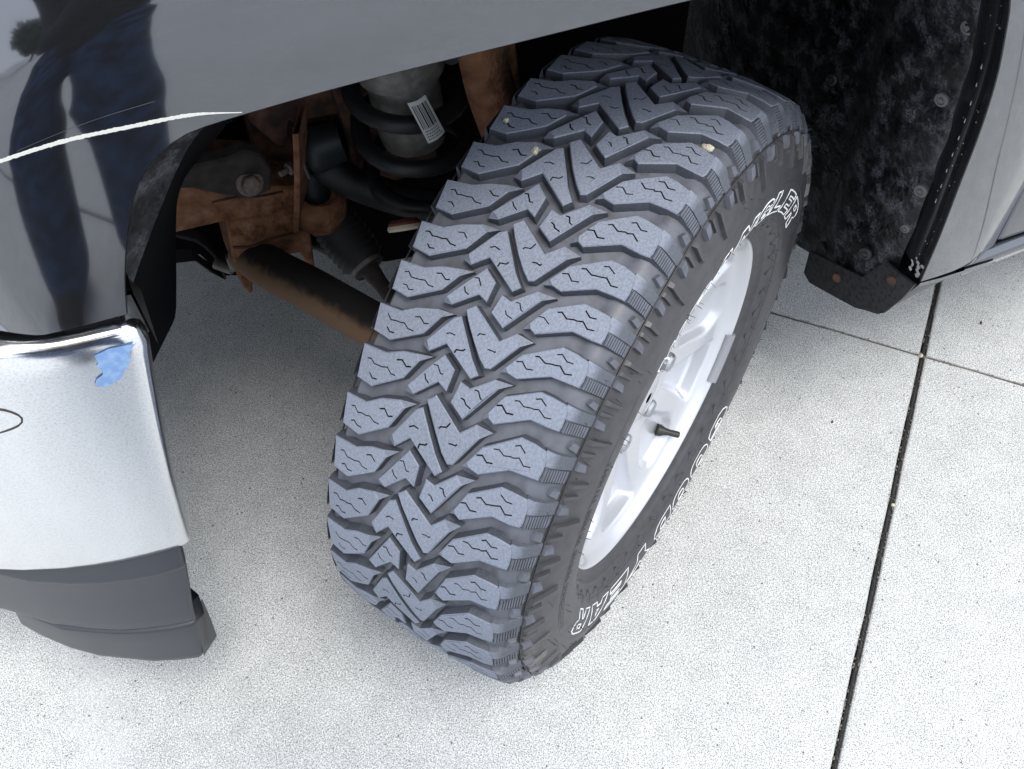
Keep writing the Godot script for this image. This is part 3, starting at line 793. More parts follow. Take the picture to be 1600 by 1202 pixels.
func build_rim(truck: Node3D) -> void:
	var rs := [0.0, 0.015, 0.028, 0.033, 0.036, 0.0375, 0.041, 0.05, 0.06, 0.07, 0.08, 0.09, 0.096, 0.099, 0.102, 0.105, 0.108, 0.111, 0.114, 0.117, 0.120, 0.123, 0.13, 0.14, 0.15, 0.16, 0.17, 0.18, 0.188, 0.194, 0.198, 0.201, 0.204, 0.2065, 0.209, 0.2115, 0.214, 0.2165, 0.219, 0.2215, 0.224, 0.226, 0.228, 0.2295, 0.231, 0.2322, 0.2328, 0.233]
	var rows := []
	var SEG := 360
	for r in rs:
		var line := []
		for k in SEG:
			var d := 360.0 * k / SEG
			var a := deg_to_rad(d)
			line.append(Vector3(r * cos(a), r * sin(a), rim_v(r, d)))
		rows.append(line)
	var back := []
	for q in [[0.2285, 0.09], [0.215, 0.05], [0.2, -0.06], [0.23, -0.115], [0.05, -0.10], [0.03, 0.02]]:
		var line := []
		for k in SEG:
			var a := TAU * k / SEG
			line.append(Vector3(q[0] * cos(a), q[0] * sin(a), q[1]))
		back.append(line)
	var b := MB.new()
	b.grid(rows, Vector3(0, 0, 1), true)
	b.grid(back, Vector3.ZERO, true, true)
	var rim := put("wheel_rim", b, M.rim, truck)
	tag(rim, "pale silver alloy wheel rim with five pocketed spokes")
	rim.transform = Transform3D(WB, HUB)
	var ab := Basis(Vector3(1, 0, 0), Vector3(0, 0, 1), Vector3(0, -1, 0))   # lathe axis along the axle
	for k in 6:
		var a := deg_to_rad(352.0 - 60.0 * k)
		var n := MB.new()
		var c := Vector3(0.07 * cos(a), 0.07 * sin(a), 0.0660)
		n.lathe([Vector2(0.0175, 0.0), Vector2(0.0175, 0.003), Vector2(0.0150, 0.005)], c, ab, 20)
		n.lathe([Vector2(0.0148, 0.0044), Vector2(0.0145, 0.0125), Vector2(0.0118, 0.0160), Vector2(0.0095, 0.0167), Vector2(0.0, 0.0170)], c, ab, 6, 5.0)
		put("lug_nut", n, M.nut, rim)
	var va := MB.new()
	var a0 := deg_to_rad(290.5); var a1 := deg_to_rad(293.5)
	var p0 := Vector3(0.184 * cos(a0), 0.184 * sin(a0), 0.078); var p1 := Vector3(0.199 * cos(a1), 0.199 * sin(a1), 0.1075)
	va.tube([p0, p0.lerp(p1, 0.16), p0.lerp(p1, 0.34), p0.lerp(p1, 0.5), p0.lerp(p1, 0.62)], [0.0092, 0.0088, 0.0060, 0.0048, 0.0046], 14)
	var stem := put("valve_stem", va, M.valve, rim)
	var vc := MB.new()
	vc.tube([p0.lerp(p1, 0.60), p0.lerp(p1, 0.63), p0.lerp(p1, 0.96), p1], [0.0038, 0.0049, 0.0049, 0.0041], 12)
	put("valve_cap", vc, M.valve, rim)
	var ww := MB.new()
	var rws := []
	for k in 13:
		var a := deg_to_rad(lerpf(317.5, 337.5, k / 12.0))
		var line := []
		for q in [[0.2335, 0.1115], [0.2325, 0.1165], [0.2285, 0.1175], [0.2215, 0.1125], [0.2195, 0.1065], [0.222, 0.104]]:
			line.append(Vector3(q[0] * cos(a), q[0] * sin(a), q[1]))
		rws.append(line)
	ww.grid(rws, Vector3(0, 0, 1))
	for e in [0, 12]:
		var o: Vector3 = rws[e][2] - rws[6][2]
		for j in range(1, 5): ww.tri(rws[e][0], rws[e][j], rws[e][j + 1], o)
	put("wheel_weight", ww, M.lead, rim)
	var hub := MB.new()
	hub.lathe([Vector2(0.165, -0.02), Vector2(0.165, 0.0), Vector2(0.05, 0.005), Vector2(0.0, 0.005)], Vector3(0, 0, 0.012), ab, 40)
	hub.lathe([Vector2(0.0, -0.16), Vector2(0.08, -0.15), Vector2(0.08, 0.0)], Vector3(0, 0, 0.0), ab, 24)
	var hb := put("brake_hub", hub, M.steel_dark, truck)
	hb.transform = Transform3D(WB, HUB)

# ---------------------------------------------------------------- body
const ARCH := [[-0.477, 0.855], [-0.469, 0.885], [-0.460, 0.912], [-0.450, 0.938], [-0.439, 0.961], [-0.429, 0.976], [-0.417, 0.987], [-0.403, 0.996], [-0.387, 1.001], [-0.349, 1.0025], [-0.269, 1.002], [-0.152, 0.997], [-0.002, 0.990], [0.10, 0.982], [0.19, 0.970], [0.26, 0.953], [0.31, 0.930], [0.337, 0.910], [0.354, 0.888], [0.370, 0.842], [0.384, 0.792], [0.396, 0.722], [0.404, 0.636], [0.412, 0.548], [0.416, 0.465]]
var arch := PackedVector2Array()
var arch_out := PackedVector2Array()
func smooth_line(pts: Array, n: int) -> PackedVector2Array:
	var c := Curve2D.new()
	for i in pts.size():
		var p := Vector2(pts[i][0], pts[i][1])
		var a := Vector2(pts[maxi(i - 1, 0)][0], pts[maxi(i - 1, 0)][1]); var b := Vector2(pts[mini(i + 1, pts.size() - 1)][0], pts[mini(i + 1, pts.size() - 1)][1])
		var la := p.distance_to(a); var lb := p.distance_to(b)
		var t := (b - a).normalized()
		c.add_point(p, -t * la / 3.0, t * lb / 3.0)
	c.bake_interval = 0.002
	var L := c.get_baked_length()
	var out := PackedVector2Array()
	for k in n: out.append(c.sample_baked(L * k / (n - 1)))
	return out
func smooth3(pts: Array, n: int) -> Array:
	var c := Curve3D.new()
	for i in pts.size():
		var p: Vector3 = pts[i]
		var a: Vector3 = pts[maxi(i - 1, 0)]; var b: Vector3 = pts[mini(i + 1, pts.size() - 1)]
		var t := (b - a).normalized()
		c.add_point(p, -t * p.distance_to(a) / 3.0, t * p.distance_to(b) / 3.0)
	c.bake_interval = 0.002
	var L := c.get_baked_length()
	var out := []
	for k in n: out.append(c.sample_baked(L * k / (n - 1)))
	return out
func arch_dist(p: Vector2) -> float:
	var best := 1e9
	for i in range(0, arch.size() - 1):
		best = minf(best, p.distance_squared_to(Geometry2D.get_closest_point_to_segment(p, arch[i], arch[i + 1])))
	return sqrt(best)
func fender_z(x: float, y: float) -> float:
	var d := arch_dist(Vector2(x, y))
	var z := 0.1 - 0.55 * d * d
	var t := d - 0.093
	z -= 0.32 * 0.5 * (t + sqrt(t * t + 0.00006)) * (1.0 if x < 0.3 else lerpf(1.0, 0.45, clampf((x - 0.3) / 0.12, 0, 1)))
	var e := maxf(0.0, -0.54 - x)
	z -= 0.45 * e + 2.2 * e * e
	return z
func curve_normal(line: PackedVector2Array, i: int) -> Vector2:   # away from the wheel
	var t := (line[mini(i + 1, line.size() - 1)] - line[maxi(i - 1, 0)]).normalized()
	return Vector2(-t.y, t.x)
func build_body(truck: Node3D) -> void:
	var NA := 110
	arch = smooth_line(ARCH, NA)
	# outer border of the panel, matched to the arch from front to rear
	var keys := [[0.0, Vector2(-0.74, 0.872)], [0.10, Vector2(-0.74, 1.19)], [0.24, Vector2(-0.45, 1.21)], [0.55, Vector2(0.15, 1.22)], [0.70, Vector2(0.550, 1.22)], [0.80, Vector2(0.550, 0.95)], [1.0, Vector2(0.546, 0.447)]]
	arch_out = PackedVector2Array()
	for k in NA:
		var f := float(k) / (NA - 1)
		for i in keys.size() - 1:
			if f <= keys[i + 1][0] + 1e-6:
				var g: float = (f - keys[i][0]) / (keys[i + 1][0] - keys[i][0])
				arch_out.append(keys[i][1].lerp(keys[i + 1][1], g))
				break
	var rows := []
	var NR := 44
	for i in NR:
		var u := pow(float(i) / (NR - 1), 1.15)
		var line := []
		for k in NA:
			var p := arch[k].lerp(arch_out[k], u)
			line.append(Vector3(p.x, p.y, fender_z(p.x, p.y)))
		rows.append(line)
	var fb := MB.new()
	fb.grid(rows, Vector3(0, 0, 1))
	var inner := []
	for i in [0, 10, 22, 33, 43]:
		var line := []
		for k in NA:
			var p: Vector3 = rows[i][k]
			line.append(p - Vector3(0, 0, 0.0035 if i > 0 else 0.0012))
		inner.append(line)
	fb.grid(inner, Vector3(0, 0, -1))
	# folded lower edges in front and behind
	for e in [0, NA - 1]:
		var hem := []
		for h in [[0.0, 0.0], [-0.0015, -0.001], [-0.003, -0.006], [-0.003, -0.03]]:
			var line := []
			for i in range(0, NR, 2): line.append(rows[i][e] + Vector3(0, h[0], h[1]))
			hem.append(line)
		fb.grid(hem, Vector3(0, -1, 0.6))
	var fender := put("front_fender", fb, M.paint, truck)
	tag(fender, "glossy dark grey fender with a long white scratch ahead of the wheel arch")
	# folded arch edge
	var hm := []
	for h in [[0.0, 0.0], [-0.0012, -0.0008], [-0.0006, -0.003], [0.004, -0.012], [0.006, -0.018]]:
		var line := []
		for k in NA:
			var nn := curve_normal(arch, k)
			var p: Vector2 = arch[k] + nn * h[0]
			line.append(Vector3(p.x, p.y, fender_z(arch[k].x, arch[k].y) + h[1]))
		hm.append(line)
	var hb := MB.new(); hb.grid(hm, Vector3(0, -1, 0.4))
	put("arch_edge", hb, M.paint_black, truck)
	# wide black flange behind the wheel
	var fl := []
	for h in [[0.005, -0.016], [0.008, -0.020], [0.009, -0.026], [0.0065, -0.029], [0.009, -0.033], [0.012, -0.046], [0.011, -0.052]]:
		var line := []
		for k in range(62, NA):
			var nn := curve_normal(arch, k)
			var p: Vector2 = arch[k] + nn * h[0]
			line.append(Vector3(p.x, p.y, 0.1 + h[1]))
		fl.append(line)
	var flb := MB.new(); flb.grid(fl, Vector3(-1, -0.3, 0.3))
	var flange := put("arch_flange", flb, M.paint_black, truck)
	# chips and bare spots on the flange
	var cb := MB.new()
	for k in 34:
		var i := rng.randi_range(72, NA - 2)
		var nn := curve_normal(arch, i)
		var f := rng.randf()
		var p := arch[i] + nn * lerpf(0.0035, 0.011, f)
		var c := Vector3(p.x, p.y, lerpf(0.0905, 0.056, f))
		var r := rng.randf_range(0.0003, 0.0007)
		cb.box(c, Vector3(0.0008, r * 2.0, r * 1.6), Basis(Vector3(0, 0, 1), rng.randf()), 0.0002)
	for k in 9:
		var i := NA - 26 + k * 2
		var nn := curve_normal(arch, i)
		var p := arch[i] + nn * 0.0075
		cb.box(Vector3(p.x, p.y, 0.070), Vector3(0.001, 0.0046 + 0.002 * rng.randf(), 0.0026), Basis(), 0.0004)
	tag(put("paint_chips", cb, M.scratch, flange), "", "", "", "stuff")
	var bs := MB.new()
	for k in 16:
		var c := Vector3(0.4165 - rng.randf() * 0.002, 0.462 + rng.randf() * 0.030, 0.074 + rng.randf() * 0.020)
		bs.box(c, Vector3(0.0012, rng.randf_range(0.002, 0.006), rng.randf_range(0.002, 0.006)), Basis(Vector3(1, 0, 0), rng.randf() * 2.0), 0.0006)
	tag(put("bare_patch", bs, M.flake, flange), "flaking pale corrosion at the lower end of the flange")
	# scratches
	var sb := MB.new()
	var sl := smooth_line([[-0.530, 1.011], [-0.505, 1.016], [-0.465, 1.0195], [-0.425, 1.0175], [-0.384, 1.0135], [-0.352, 1.0045]], 90)
	for i in sl.size() - 1:
		var f := float(i) / 89.0
		var w0 := 0.00150 * smoothstep(1.0, 0.72, f) * smoothstep(-0.5, 0.4, f) * rng.randf_range(0.7, 0.9) + 0.0002
		var t := (sl[i + 1] - sl[i]).normalized(); var nn := Vector2(-t.y, t.x)
		var q := []
		for p in [sl[i] + nn * w0 * rng.randf_range(0.75, 1.15), sl[i + 1] + nn * w0 * rng.randf_range(0.75, 1.15), sl[i + 1] - nn * w0 * rng.randf_range(0.75, 1.15), sl[i] - nn * w0 * rng.randf_range(0.75, 1.15)]:
			q.append(Vector3(p.x, p.y, fender_z(p.x, p.y) + 0.0004))
		sb.quad(q[0], q[1], q[2], q[3], Vector3(0, 0, 1))
		for m in 4: sb.quad(q[m], q[(m + 1) % 4], q[(m + 1) % 4] - Vector3(0, 0, 0.0006), q[m] - Vector3(0, 0, 0.0006), (q[m] + q[(m + 1) % 4]) * 0.5 - (q[0] + q[2]) * 0.5)
	put("paint_scratch", sb, M.scratch, fender)
	var hl := MB.new()
	var hp := []
	for k in 14:
		var p := Vector2(-0.493, 1.0205).lerp(Vector2(-0.403, 1.031), k / 13.0) + Vector2(0, 0.0025 * sin(k * 0.25))
		hp.append(Vector3(p.x, p.y, fender_z(p.x, p.y) + 0.0001))
	hl.tube(hp, [0.00013], 5, false)
	put("hairline_scratch", hl, std(lin(0.045, 0.05, 0.06), 0.4), fender)
	# panel below and behind the arch
	var sk := MB.new()
	sk.grid([[Vector3(0.415, 0.462, 0.0985), Vector3(0.45, 0.456, 0.099), Vector3(0.50, 0.450, 0.0985), Vector3(0.546, 0.444, 0.098)], [Vector3(0.416, 0.455, 0.0985), Vector3(0.45, 0.449, 0.099), Vector3(0.50, 0.443, 0.0985), Vector3(0.546, 0.438, 0.098)]], Vector3(0, 0, 1))
	var edge := put("fender_lower_edge", sk, M.paint, truck)
	edge.position.z = 0.0015
	var rk := MB.new()
	rk.grid([[Vector3(0.417, 0.4555, 0.098), Vector3(0.45, 0.450, 0.0985), Vector3(0.495, 0.443, 0.098)], [Vector3(0.418, 0.41, 0.082), Vector3(0.45, 0.427, 0.088), Vector3(0.495, 0.437, 0.0935)], [Vector3(0.420, 0.371, 0.067), Vector3(0.45, 0.402, 0.078), Vector3(0.497, 0.432, 0.089)], [Vector3(0.424, 0.371, -0.02), Vector3(0.45, 0.402, -0.02), Vector3(0.50, 0.432, -0.02)]], Vector3(0, -0.6, 0.5))
	put("fender_skirt", rk, M.plastic, truck)
	var ro := MB.new()
	ro.grid([[Vector3(0.494, 0.460, 0.03), Vector3(1.0, 0.460, 0.03), Vector3(2.2, 0.460, 0.03)], [Vector3(0.494, 0.459, 0.088), Vector3(1.0, 0.459, 0.088), Vector3(2.2, 0.459, 0.088)], [Vector3(0.494, 0.452, 0.094), Vector3(1.0, 0.452, 0.094), Vector3(2.2, 0.452, 0.094)], [Vector3(0.496, 0.444, 0.0975), Vector3(1.0, 0.444, 0.0975), Vector3(2.2, 0.444, 0.0975)], [Vector3(0.50, 0.428, 0.092), Vector3(1.0, 0.428, 0.092), Vector3(2.2, 0.428, 0.092)], [Vector3(0.51, 0.415, 0.06), Vector3(1.0, 0.415, 0.06), Vector3(2.2, 0.415, 0.06)], [Vector3(0.52, 0.413, -0.06), Vector3(1.0, 0.413, -0.06), Vector3(2.2, 0.413, -0.06)]], Vector3(0, -0.4, 1))
	put("rocker_panel", ro, M.paint, truck)
	var db := MB.new()
	var drows := []
	for y in [0.464, 0.465, 0.470, 0.50, 0.62, 0.8, 1.0, 1.2]:
		var line := []
		for x in [0.5520, 0.5521, 0.5535, 0.556, 0.575, 0.7, 1.0, 1.5]:
			var z := fender_z(0.549, y) + 0.012 * clampf((x - 0.56) / 0.3, 0, 1)
			if x < 0.55205: z -= 0.03
			elif x < 0.554 or y < 0.4645: z -= 0.0025
			line.append(Vector3(x + (0.02 * (0.6 - y) if y < 0.6 and x < 0.6 else 0.0) * 0.0, y, z))
		drows.append(line)
	db.grid(drows, Vector3(0, 0, 1))
	db.box(Vector3(1.04, 0.83, 0.015), Vector3(0.96, 0.74, 0.10))
	put("front_door", db, M.paint, truck)
	# hood, nose and dark inner structure
	var ho := MB.new()
	var hr := []
	for i in 9:
		var z := lerpf(0.066, -1.78, i / 8.0)
		var line := []
		for x in [-0.78, -0.74, -0.6, -0.2, 0.2, 0.56]:
			line.append(Vector3(x, 1.222 + 0.06 * sin(PI * i / 8.0) - (0.03 if x < -0.77 else 0.0), z))
		hr.append(line)
	ho.grid(hr, Vector3.UP)
	put("hood", ho, M.paint, truck)
	var gh := MB.new()
	var gr := []
	for q in [[0.58, 1.215, 0.0], [0.62, 1.26, 0.03], [1.10, 1.72, 0.22], [1.25, 1.78, 0.26], [2.0, 1.80, 0.28], [2.3, 1.78, 0.28], [2.45, 1.25, 0.05]]:
		var line := []
		for z in [0.06 - q[2], -0.05 - q[2], -0.85, -1.65 + q[2], -1.78 + q[2]]: line.append(Vector3(q[0], q[1] + (0.03 if z == -0.85 else 0.0), z))
		gr.append(line)
	gh.grid(gr, Vector3.UP)
	put("windshield_and_roof", gh, M.paint_black, truck)
	var nb := MB.new()
	nb.box(Vector3(-0.74, 1.02, -0.86), Vector3(0.08, 0.38, 1.70), Basis(), 0.02)
	for k in 5: nb.box(Vector3(-0.79, 0.90 + 0.065 * k, -0.86), Vector3(0.03, 0.02, 0.95), Basis(), 0.004)
	for z in [-0.20, -1.52]:
		var hlb := MB.new()
		hlb.box(Vector3(-0.785, 1.02, z), Vector3(0.03, 0.24, 0.34), Basis(), 0.012)
		put("headlight", hlb, M.alu, truck)
	var bc2 := MB.new()
	var bcr := []
	for y in [0.463, 0.475, 0.60, 0.72, 0.83, 0.845]:
		var line := []
		for k in 15:
			var f := lerpf(-1.0, 1.0, k / 14.0)
			var inn := 0.05 if y < 0.47 or y > 0.84 else 0.0
			line.append(Vector3(-1.06 + 0.09 * f * f + inn, y, -0.88 + 0.72 * f))
		bcr.append(line)
	bc2.grid(bcr, Vector3(-1, 0, 0))
	put("bumper_centre", bc2, M.chrome, truck)
	put("grille_panel", nb, M.paint_black, truck)
	var ib := MB.new()
	ib.box(Vector3(0.0, 0.88, -0.54), Vector3(1.36, 0.62, 0.2))
	ib.box(Vector3(0.60, 0.80, -0.25), Vector3(0.1, 0.76, 0.5))
	ib.box(Vector3(0.0, 1.10, -0.20), Vector3(1.1, 0.08, 0.5))
	put("inner_wing", ib, M.liner, truck)
	var cm := MB.new()
	cm.box(Vector3(2.75, 0.81, -0.9), Vector3(4.3, 0.78, 1.8), Basis(), 0.02)
	cm.box(Vector3(-0.1, 0.72, -1.15), Vector3(1.3, 0.62, 0.9), Basis(), 0.02)
	cm.box(Vector3(-0.90, 0.48, -0.88), Vector3(0.14, 0.62, 1.5), Basis(), 0.03)
	cm.box(Vector3(0.0, 0.40, -1.72), Vector3(0.8, 0.8, 0.27), Basis(), 0.1)
	put("underbody", cm, M.black, truck)
	var fill := MB.new()
	fill.grid([[Vector3(-0.470, 0.853, 0.080), Vector3(-0.52, 0.857, 0.079), Vector3(-0.57, 0.862, 0.062), Vector3(-0.66, 0.866, 0.0), Vector3(-0.80, 0.87, -0.12)], [Vector3(-0.470, 0.80, 0.074), Vector3(-0.52, 0.80, 0.073), Vector3(-0.57, 0.80, 0.058), Vector3(-0.66, 0.80, -0.005), Vector3(-0.80, 0.80, -0.13)]], Vector3(0, 0, 1))
	fill.grid([[Vector3(-0.468, 0.853, 0.080), Vector3(-0.468, 0.853, 0.0)], [Vector3(-0.468, 0.78, 0.074), Vector3(-0.468, 0.78, 0.0)]], Vector3(1, 0, 0))
	put("bumper_gap_filler", fill, M.paint_black, truck)
	build_liner(truck)
	build_bumper(truck)
func build_liner(truck: Node3D) -> void:
	# front: dusty flared strip, then a black wall going in
	var lip := smooth3([Vector3(-0.496, 0.72, 0.086), Vector3(-0.487, 0.80, 0.086), Vector3(-0.476, 0.858, 0.088), Vector3(-0.459, 0.914, 0.089), Vector3(-0.437, 0.964, 0.090), Vector3(-0.416, 0.990, 0.090), Vector3(-0.386, 1.003, 0.090), Vector3(-0.345, 1.005, 0.089)], 40)
	var mid := smooth3([Vector3(-0.497, 0.71, 0.045), Vector3(-0.484, 0.790, 0.045), Vector3(-0.473, 0.820, 0.045), Vector3(-0.443, 0.870, 0.045), Vector3(-0.426, 0.896, 0.045), Vector3(-0.401, 0.932, 0.045), Vector3(-0.382, 0.953, 0.045), Vector3(-0.345, 0.978, 0.045)], 40)
	var deep := smooth3([Vector3(-0.510, 0.455, -0.19), Vector3(-0.480, 0.487, -0.20), Vector3(-0.464, 0.511, -0.20), Vector3(-0.452, 0.548, -0.20), Vector3(-0.417, 0.672, -0.20), Vector3(-0.404, 0.700, -0.20), Vector3(-0.386, 0.721, -0.20), Vector3(-0.345, 0.755, -0.20)], 40)
	var rows := []
	for u in 9:
		var line := []
		for k in 40:
			var p: Vector3 = lip[k].lerp(mid[k], u / 8.0)
			line.append(p + Vector3(-0.006, 0.004, 0) * sin(PI * u / 8.0))
		rows.append(line)
	var b := MB.new()
	b.grid(rows, Vector3(1, 0, 0.5))
	var o := put("front_wheel_liner", b, M.liner, truck)
	var rows2 := []
	for u in 6:
		var line := []
		for k in 40: line.append(mid[k].lerp(deep[k], u / 5.0))
		rows2.append(line)
	var b2 := MB.new(); b2.grid(rows2, Vector3(1, 0, 0.5))
	b2.grid([deep, deep.map(func(p: Vector3) -> Vector3: return p + Vector3(-0.006, 0, -0.004))], Vector3(0, 0, -1))
	put("liner_wall", b2, M.jet, truck)
	# rear: from the crown of the arch down behind the tyre
	var path := smooth_line([[-0.06, 1.03], [0.06, 1.022], [0.16, 1.008], [0.25, 0.985], [0.315, 0.950], [0.352, 0.905], [0.376, 0.85], [0.392, 0.79], [0.403, 0.72], [0.410, 0.64], [0.415, 0.55], [0.418, 0.47], [0.421, 0.29]], 70)
	var rr := []
	for s in [[0.052, 0.006, 0.0], [0.046, 0.003, 0.0], [0.036, 0.002, 0.0], [0.01, -0.002, 0.0], [-0.03, -0.003, 0.0], [-0.07, 0.000, 0.0], [-0.10, 0.012, 0.0], [-0.115, 0.030, 0.0], [-0.16, 0.036, 0.0], [-0.25, 0.030, 0.0], [-0.40, 0.03, 0.0], [-0.56, 0.03, 0.0]]:
		var line := []
		for k in path.size():
			var nn := curve_normal(path, k)
			var p: Vector2 = path[k] + nn * (s[1] + 0.0025 * sin(k * 0.9 + s[0] * 40.0) * 0.4)
			var low := clampf((p.y - 0.55) / -0.2, 0, 1)
			line.append(Vector3(p.x, p.y + low * clampf((s[0] + 0.10) * 0.5, -0.05, 0.05), s[0]))
		rr.append(line)
	var b3 := MB.new(); b3.grid(rr, Vector3(-1, -0.5, 0.3))
	var rear := put("rear_wheel_liner", b3, M.liner, truck)
	tag(rear, "black inner wheel arch liner blotched with pale road dust")
	# push pins
	var ax := Basis(Vector3(0, 1, 0), Vector3(-0.93, -0.1, 0.35).normalized(), Vector3(0.35, 0, 0.93).normalized()).orthonormalized()
	for p in [[0.395, 0.806, 0.0355], [0.400, 0.711, 0.035], [0.4075, 0.585, 0.052], [0.409, 0.520, 0.052], [0.414, 0.425, 0.004], [0.428, 0.588, -0.165]]:
		var pb := MB.new()
		var r: float = 0.0085 if p[1] > 0.45 else 0.0095
		if p[1] == 0.520: r = 0.006
		pb.lathe([Vector2(r, -0.002), Vector2(r, 0.0012), Vector2(r * 0.9, 0.0022), Vector2(r * 0.62, 0.0026), Vector2(r * 0.58, 0.0012), Vector2(r * 0.34, 0.0012), Vector2(r * 0.3, 0.0030), Vector2(0, 0.0032)], Vector3(p[0] - 0.002, p[1], p[2]), ax, 18, 20.0)
		put("push_pin", pb, M.flap if p[2] < 0.01 else M.pin, rear)
	# mud flap strip across the bottom of the liner
	var fb := MB.new()
	var poly := PackedVector2Array([Vector2(-0.093, 0.335), Vector2(-0.04, 0.360), Vector2(0.0, 0.380), Vector2(0.014, 0.386), Vector2(0.026, 0.412), Vector2(0.040, 0.444), Vector2(0.062, 0.447), Vector2(0.096, 0.456), Vector2(0.088, 0.42), Vector2(0.0715, 0.373), Vector2(0.062, 0.360), Vector2(0.045, 0.348), Vector2(0.023, 0.331), Vector2(-0.02, 0.310), Vector2(-0.073, 0.285), Vector2(-0.090, 0.29)])
	fb.plate(poly, Vector3(0.4135, 0, 0), Vector3(0, 0, 1), Vector3(0, 1, 0), 0.004)
	fb.box(Vector3(0.428, 0.345, -0.05), Vector3(0.024, 0.02, 0.08), Basis(), 0.003)
	var flap := put("mud_flap", fb, M.flap, truck)
	tag(flap, "black rubber splash flap with two rusty rivets below the rear liner")
	for p in [[0.345, -0.026], [0.430, 0.062]]:
		var rb := MB.new()
		rb.lathe([Vector2(0.0075, 0.0), Vector2(0.0075, 0.0015), Vector2(0.006, 0.0026), Vector2(0.003, 0.0022), Vector2(0, 0.0022)], Vector3(0.4112, p[0], p[1]), ax, 14)
		put("rivet", rb, M.rust_dark, flap)
func build_bumper(truck: Node3D) -> void:
	var b := MB.new()
	# columns run over the section from the inside top, over the face, to the inside bottom
	var ends := [[0.0, 0.0, -0.05], [0.0, 0.0, -0.016], [0.0015, 0.0, -0.008], [0.005, 0.0, -0.003], [0.011, 0.0, -0.0008], [0.019, 0.0, 0.0]]
	var sec := [[1.0, 0.0, -0.060], [1.0, 0.0, -0.022], [0.9985, 0.0, -0.013], [0.993, 0.0, -0.006], [0.982, 0.0, -0.0018], [0.965, 0.0, 0.0], [0.93, 0, 0.0006], [0.90, 0, 0.0006], [0.8, 0, -0.0004], [0.7, 0, -0.0016], [0.6, 0, -0.003], [0.5, 0, -0.0046], [0.4, 0, -0.0063], [0.3, 0, -0.0081], [0.2, 0, -0.0100], [0.12, 0, -0.0117], [0.07, 0, -0.0132], [0.045, 0, -0.0147], [0.025, 0, -0.0175], [0.010, 0, -0.023], [0.002, 0, -0.032], [0.0, 0, -0.07]]
	var xs := []
	for k in 6: xs.append(k)
	var rows := []
	var face := func(x: float) -> float:
		var e := maxf(0.0, -0.52 - x)
		return 0.098 - 1.25 * e * e - 0.03 * e
	var ytop := func(x: float) -> float: return interp([[-1.2, 0.862], [-0.62, 0.853], [-0.575, 0.850], [-0.552, 0.845], [-0.52, 0.840], [-0.492, 0.837], [-0.40, 0.834]], x)
	var cols := []
	for e in ends: cols.append([e[0], e[2], true])
	for x in [0.03, 0.05, 0.075, 0.10, 0.13, 0.17, 0.22, 0.28, 0.36, 0.5]: cols.append([x, 0.0, false])
	for s in sec:
		var line := []
		for c in cols:
			var f: float = s[0]
			var yy := lerpf(0.463, 0.836, f)
			var xe := interp([[0.463, -0.5225], [0.522, -0.516], [0.611, -0.504], [0.693, -0.491], [0.764, -0.4785], [0.815, -0.469], [0.84, -0.466]], yy)
			# rounded corner at the top rear
			var cr := clampf((yy - 0.806) / 0.030, 0, 1)
			xe -= 0.024 * (1.0 - sqrt(maxf(0.0, 1.0 - cr * cr)))
			var x: float = xe - c[0]
			var z: float = face.call(x) + s[2] + c[1]
			var y: float = lerpf(0.463, ytop.call(x), f)
			line.append(Vector3(x, y, z))
		rows.append(line)
	b.grid(rows, Vector3(0, 0, 1))
	var o := put("bumper", b, M.chrome, truck)
	tag(o, "bright chrome bumper end")
	# thin seam of the cut-out near the front
	var sm := MB.new()
	var pts := []
	for p in [[-0.66, 0.800], [-0.62, 0.792], [-0.598, 0.783], [-0.589, 0.772], [-0.5885, 0.764], [-0.594, 0.757], [-0.608, 0.752], [-0.66, 0.742]]:
		var yy: float = p[1]
		var f := (yy - 0.5) / (0.853 - 0.5)
		pts.append(Vector3(p[0], yy, face.call(p[0]) + interp([[0.0, -0.015], [0.5, -0.0046], [0.7, -0.0016], [0.8, -0.0004], [0.9, 0.0006], [1.0, 0.0]], f) + 0.0002))
	sm.tube(smooth3(pts, 30), [0.0008], 6, false)
	put("fog_lamp_seam", sm, M.steel_dark, o)
	# reflection of the blue jeans near the upper corner, painted as a thin patch
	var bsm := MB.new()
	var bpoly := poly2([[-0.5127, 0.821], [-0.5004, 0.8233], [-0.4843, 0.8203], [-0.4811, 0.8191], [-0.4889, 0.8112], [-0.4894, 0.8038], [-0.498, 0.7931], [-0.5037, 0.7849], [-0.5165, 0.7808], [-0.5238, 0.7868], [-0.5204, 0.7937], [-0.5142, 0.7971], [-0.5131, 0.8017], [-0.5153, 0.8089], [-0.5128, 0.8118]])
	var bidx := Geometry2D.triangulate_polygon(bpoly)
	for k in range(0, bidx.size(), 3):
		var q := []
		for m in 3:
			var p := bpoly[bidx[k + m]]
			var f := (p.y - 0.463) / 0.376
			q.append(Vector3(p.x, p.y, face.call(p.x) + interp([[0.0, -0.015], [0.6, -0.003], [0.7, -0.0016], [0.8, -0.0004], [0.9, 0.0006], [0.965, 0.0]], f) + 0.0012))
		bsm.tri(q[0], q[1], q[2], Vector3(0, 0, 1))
	put("painted_jeans_reflection", bsm, M.reflection_blue, o)
	# black valance with a crease, then the air dam under it
	var vz := func(x: float) -> float: return interp([[-1.2, -0.40], [-0.90, -0.125], [-0.775, -0.025], [-0.711, 0.030], [-0.643, 0.066], [-0.60, 0.080], [-0.56, 0.0885], [-0.50, 0.0905]], x)
	var vb := MB.new()
	var vr := []
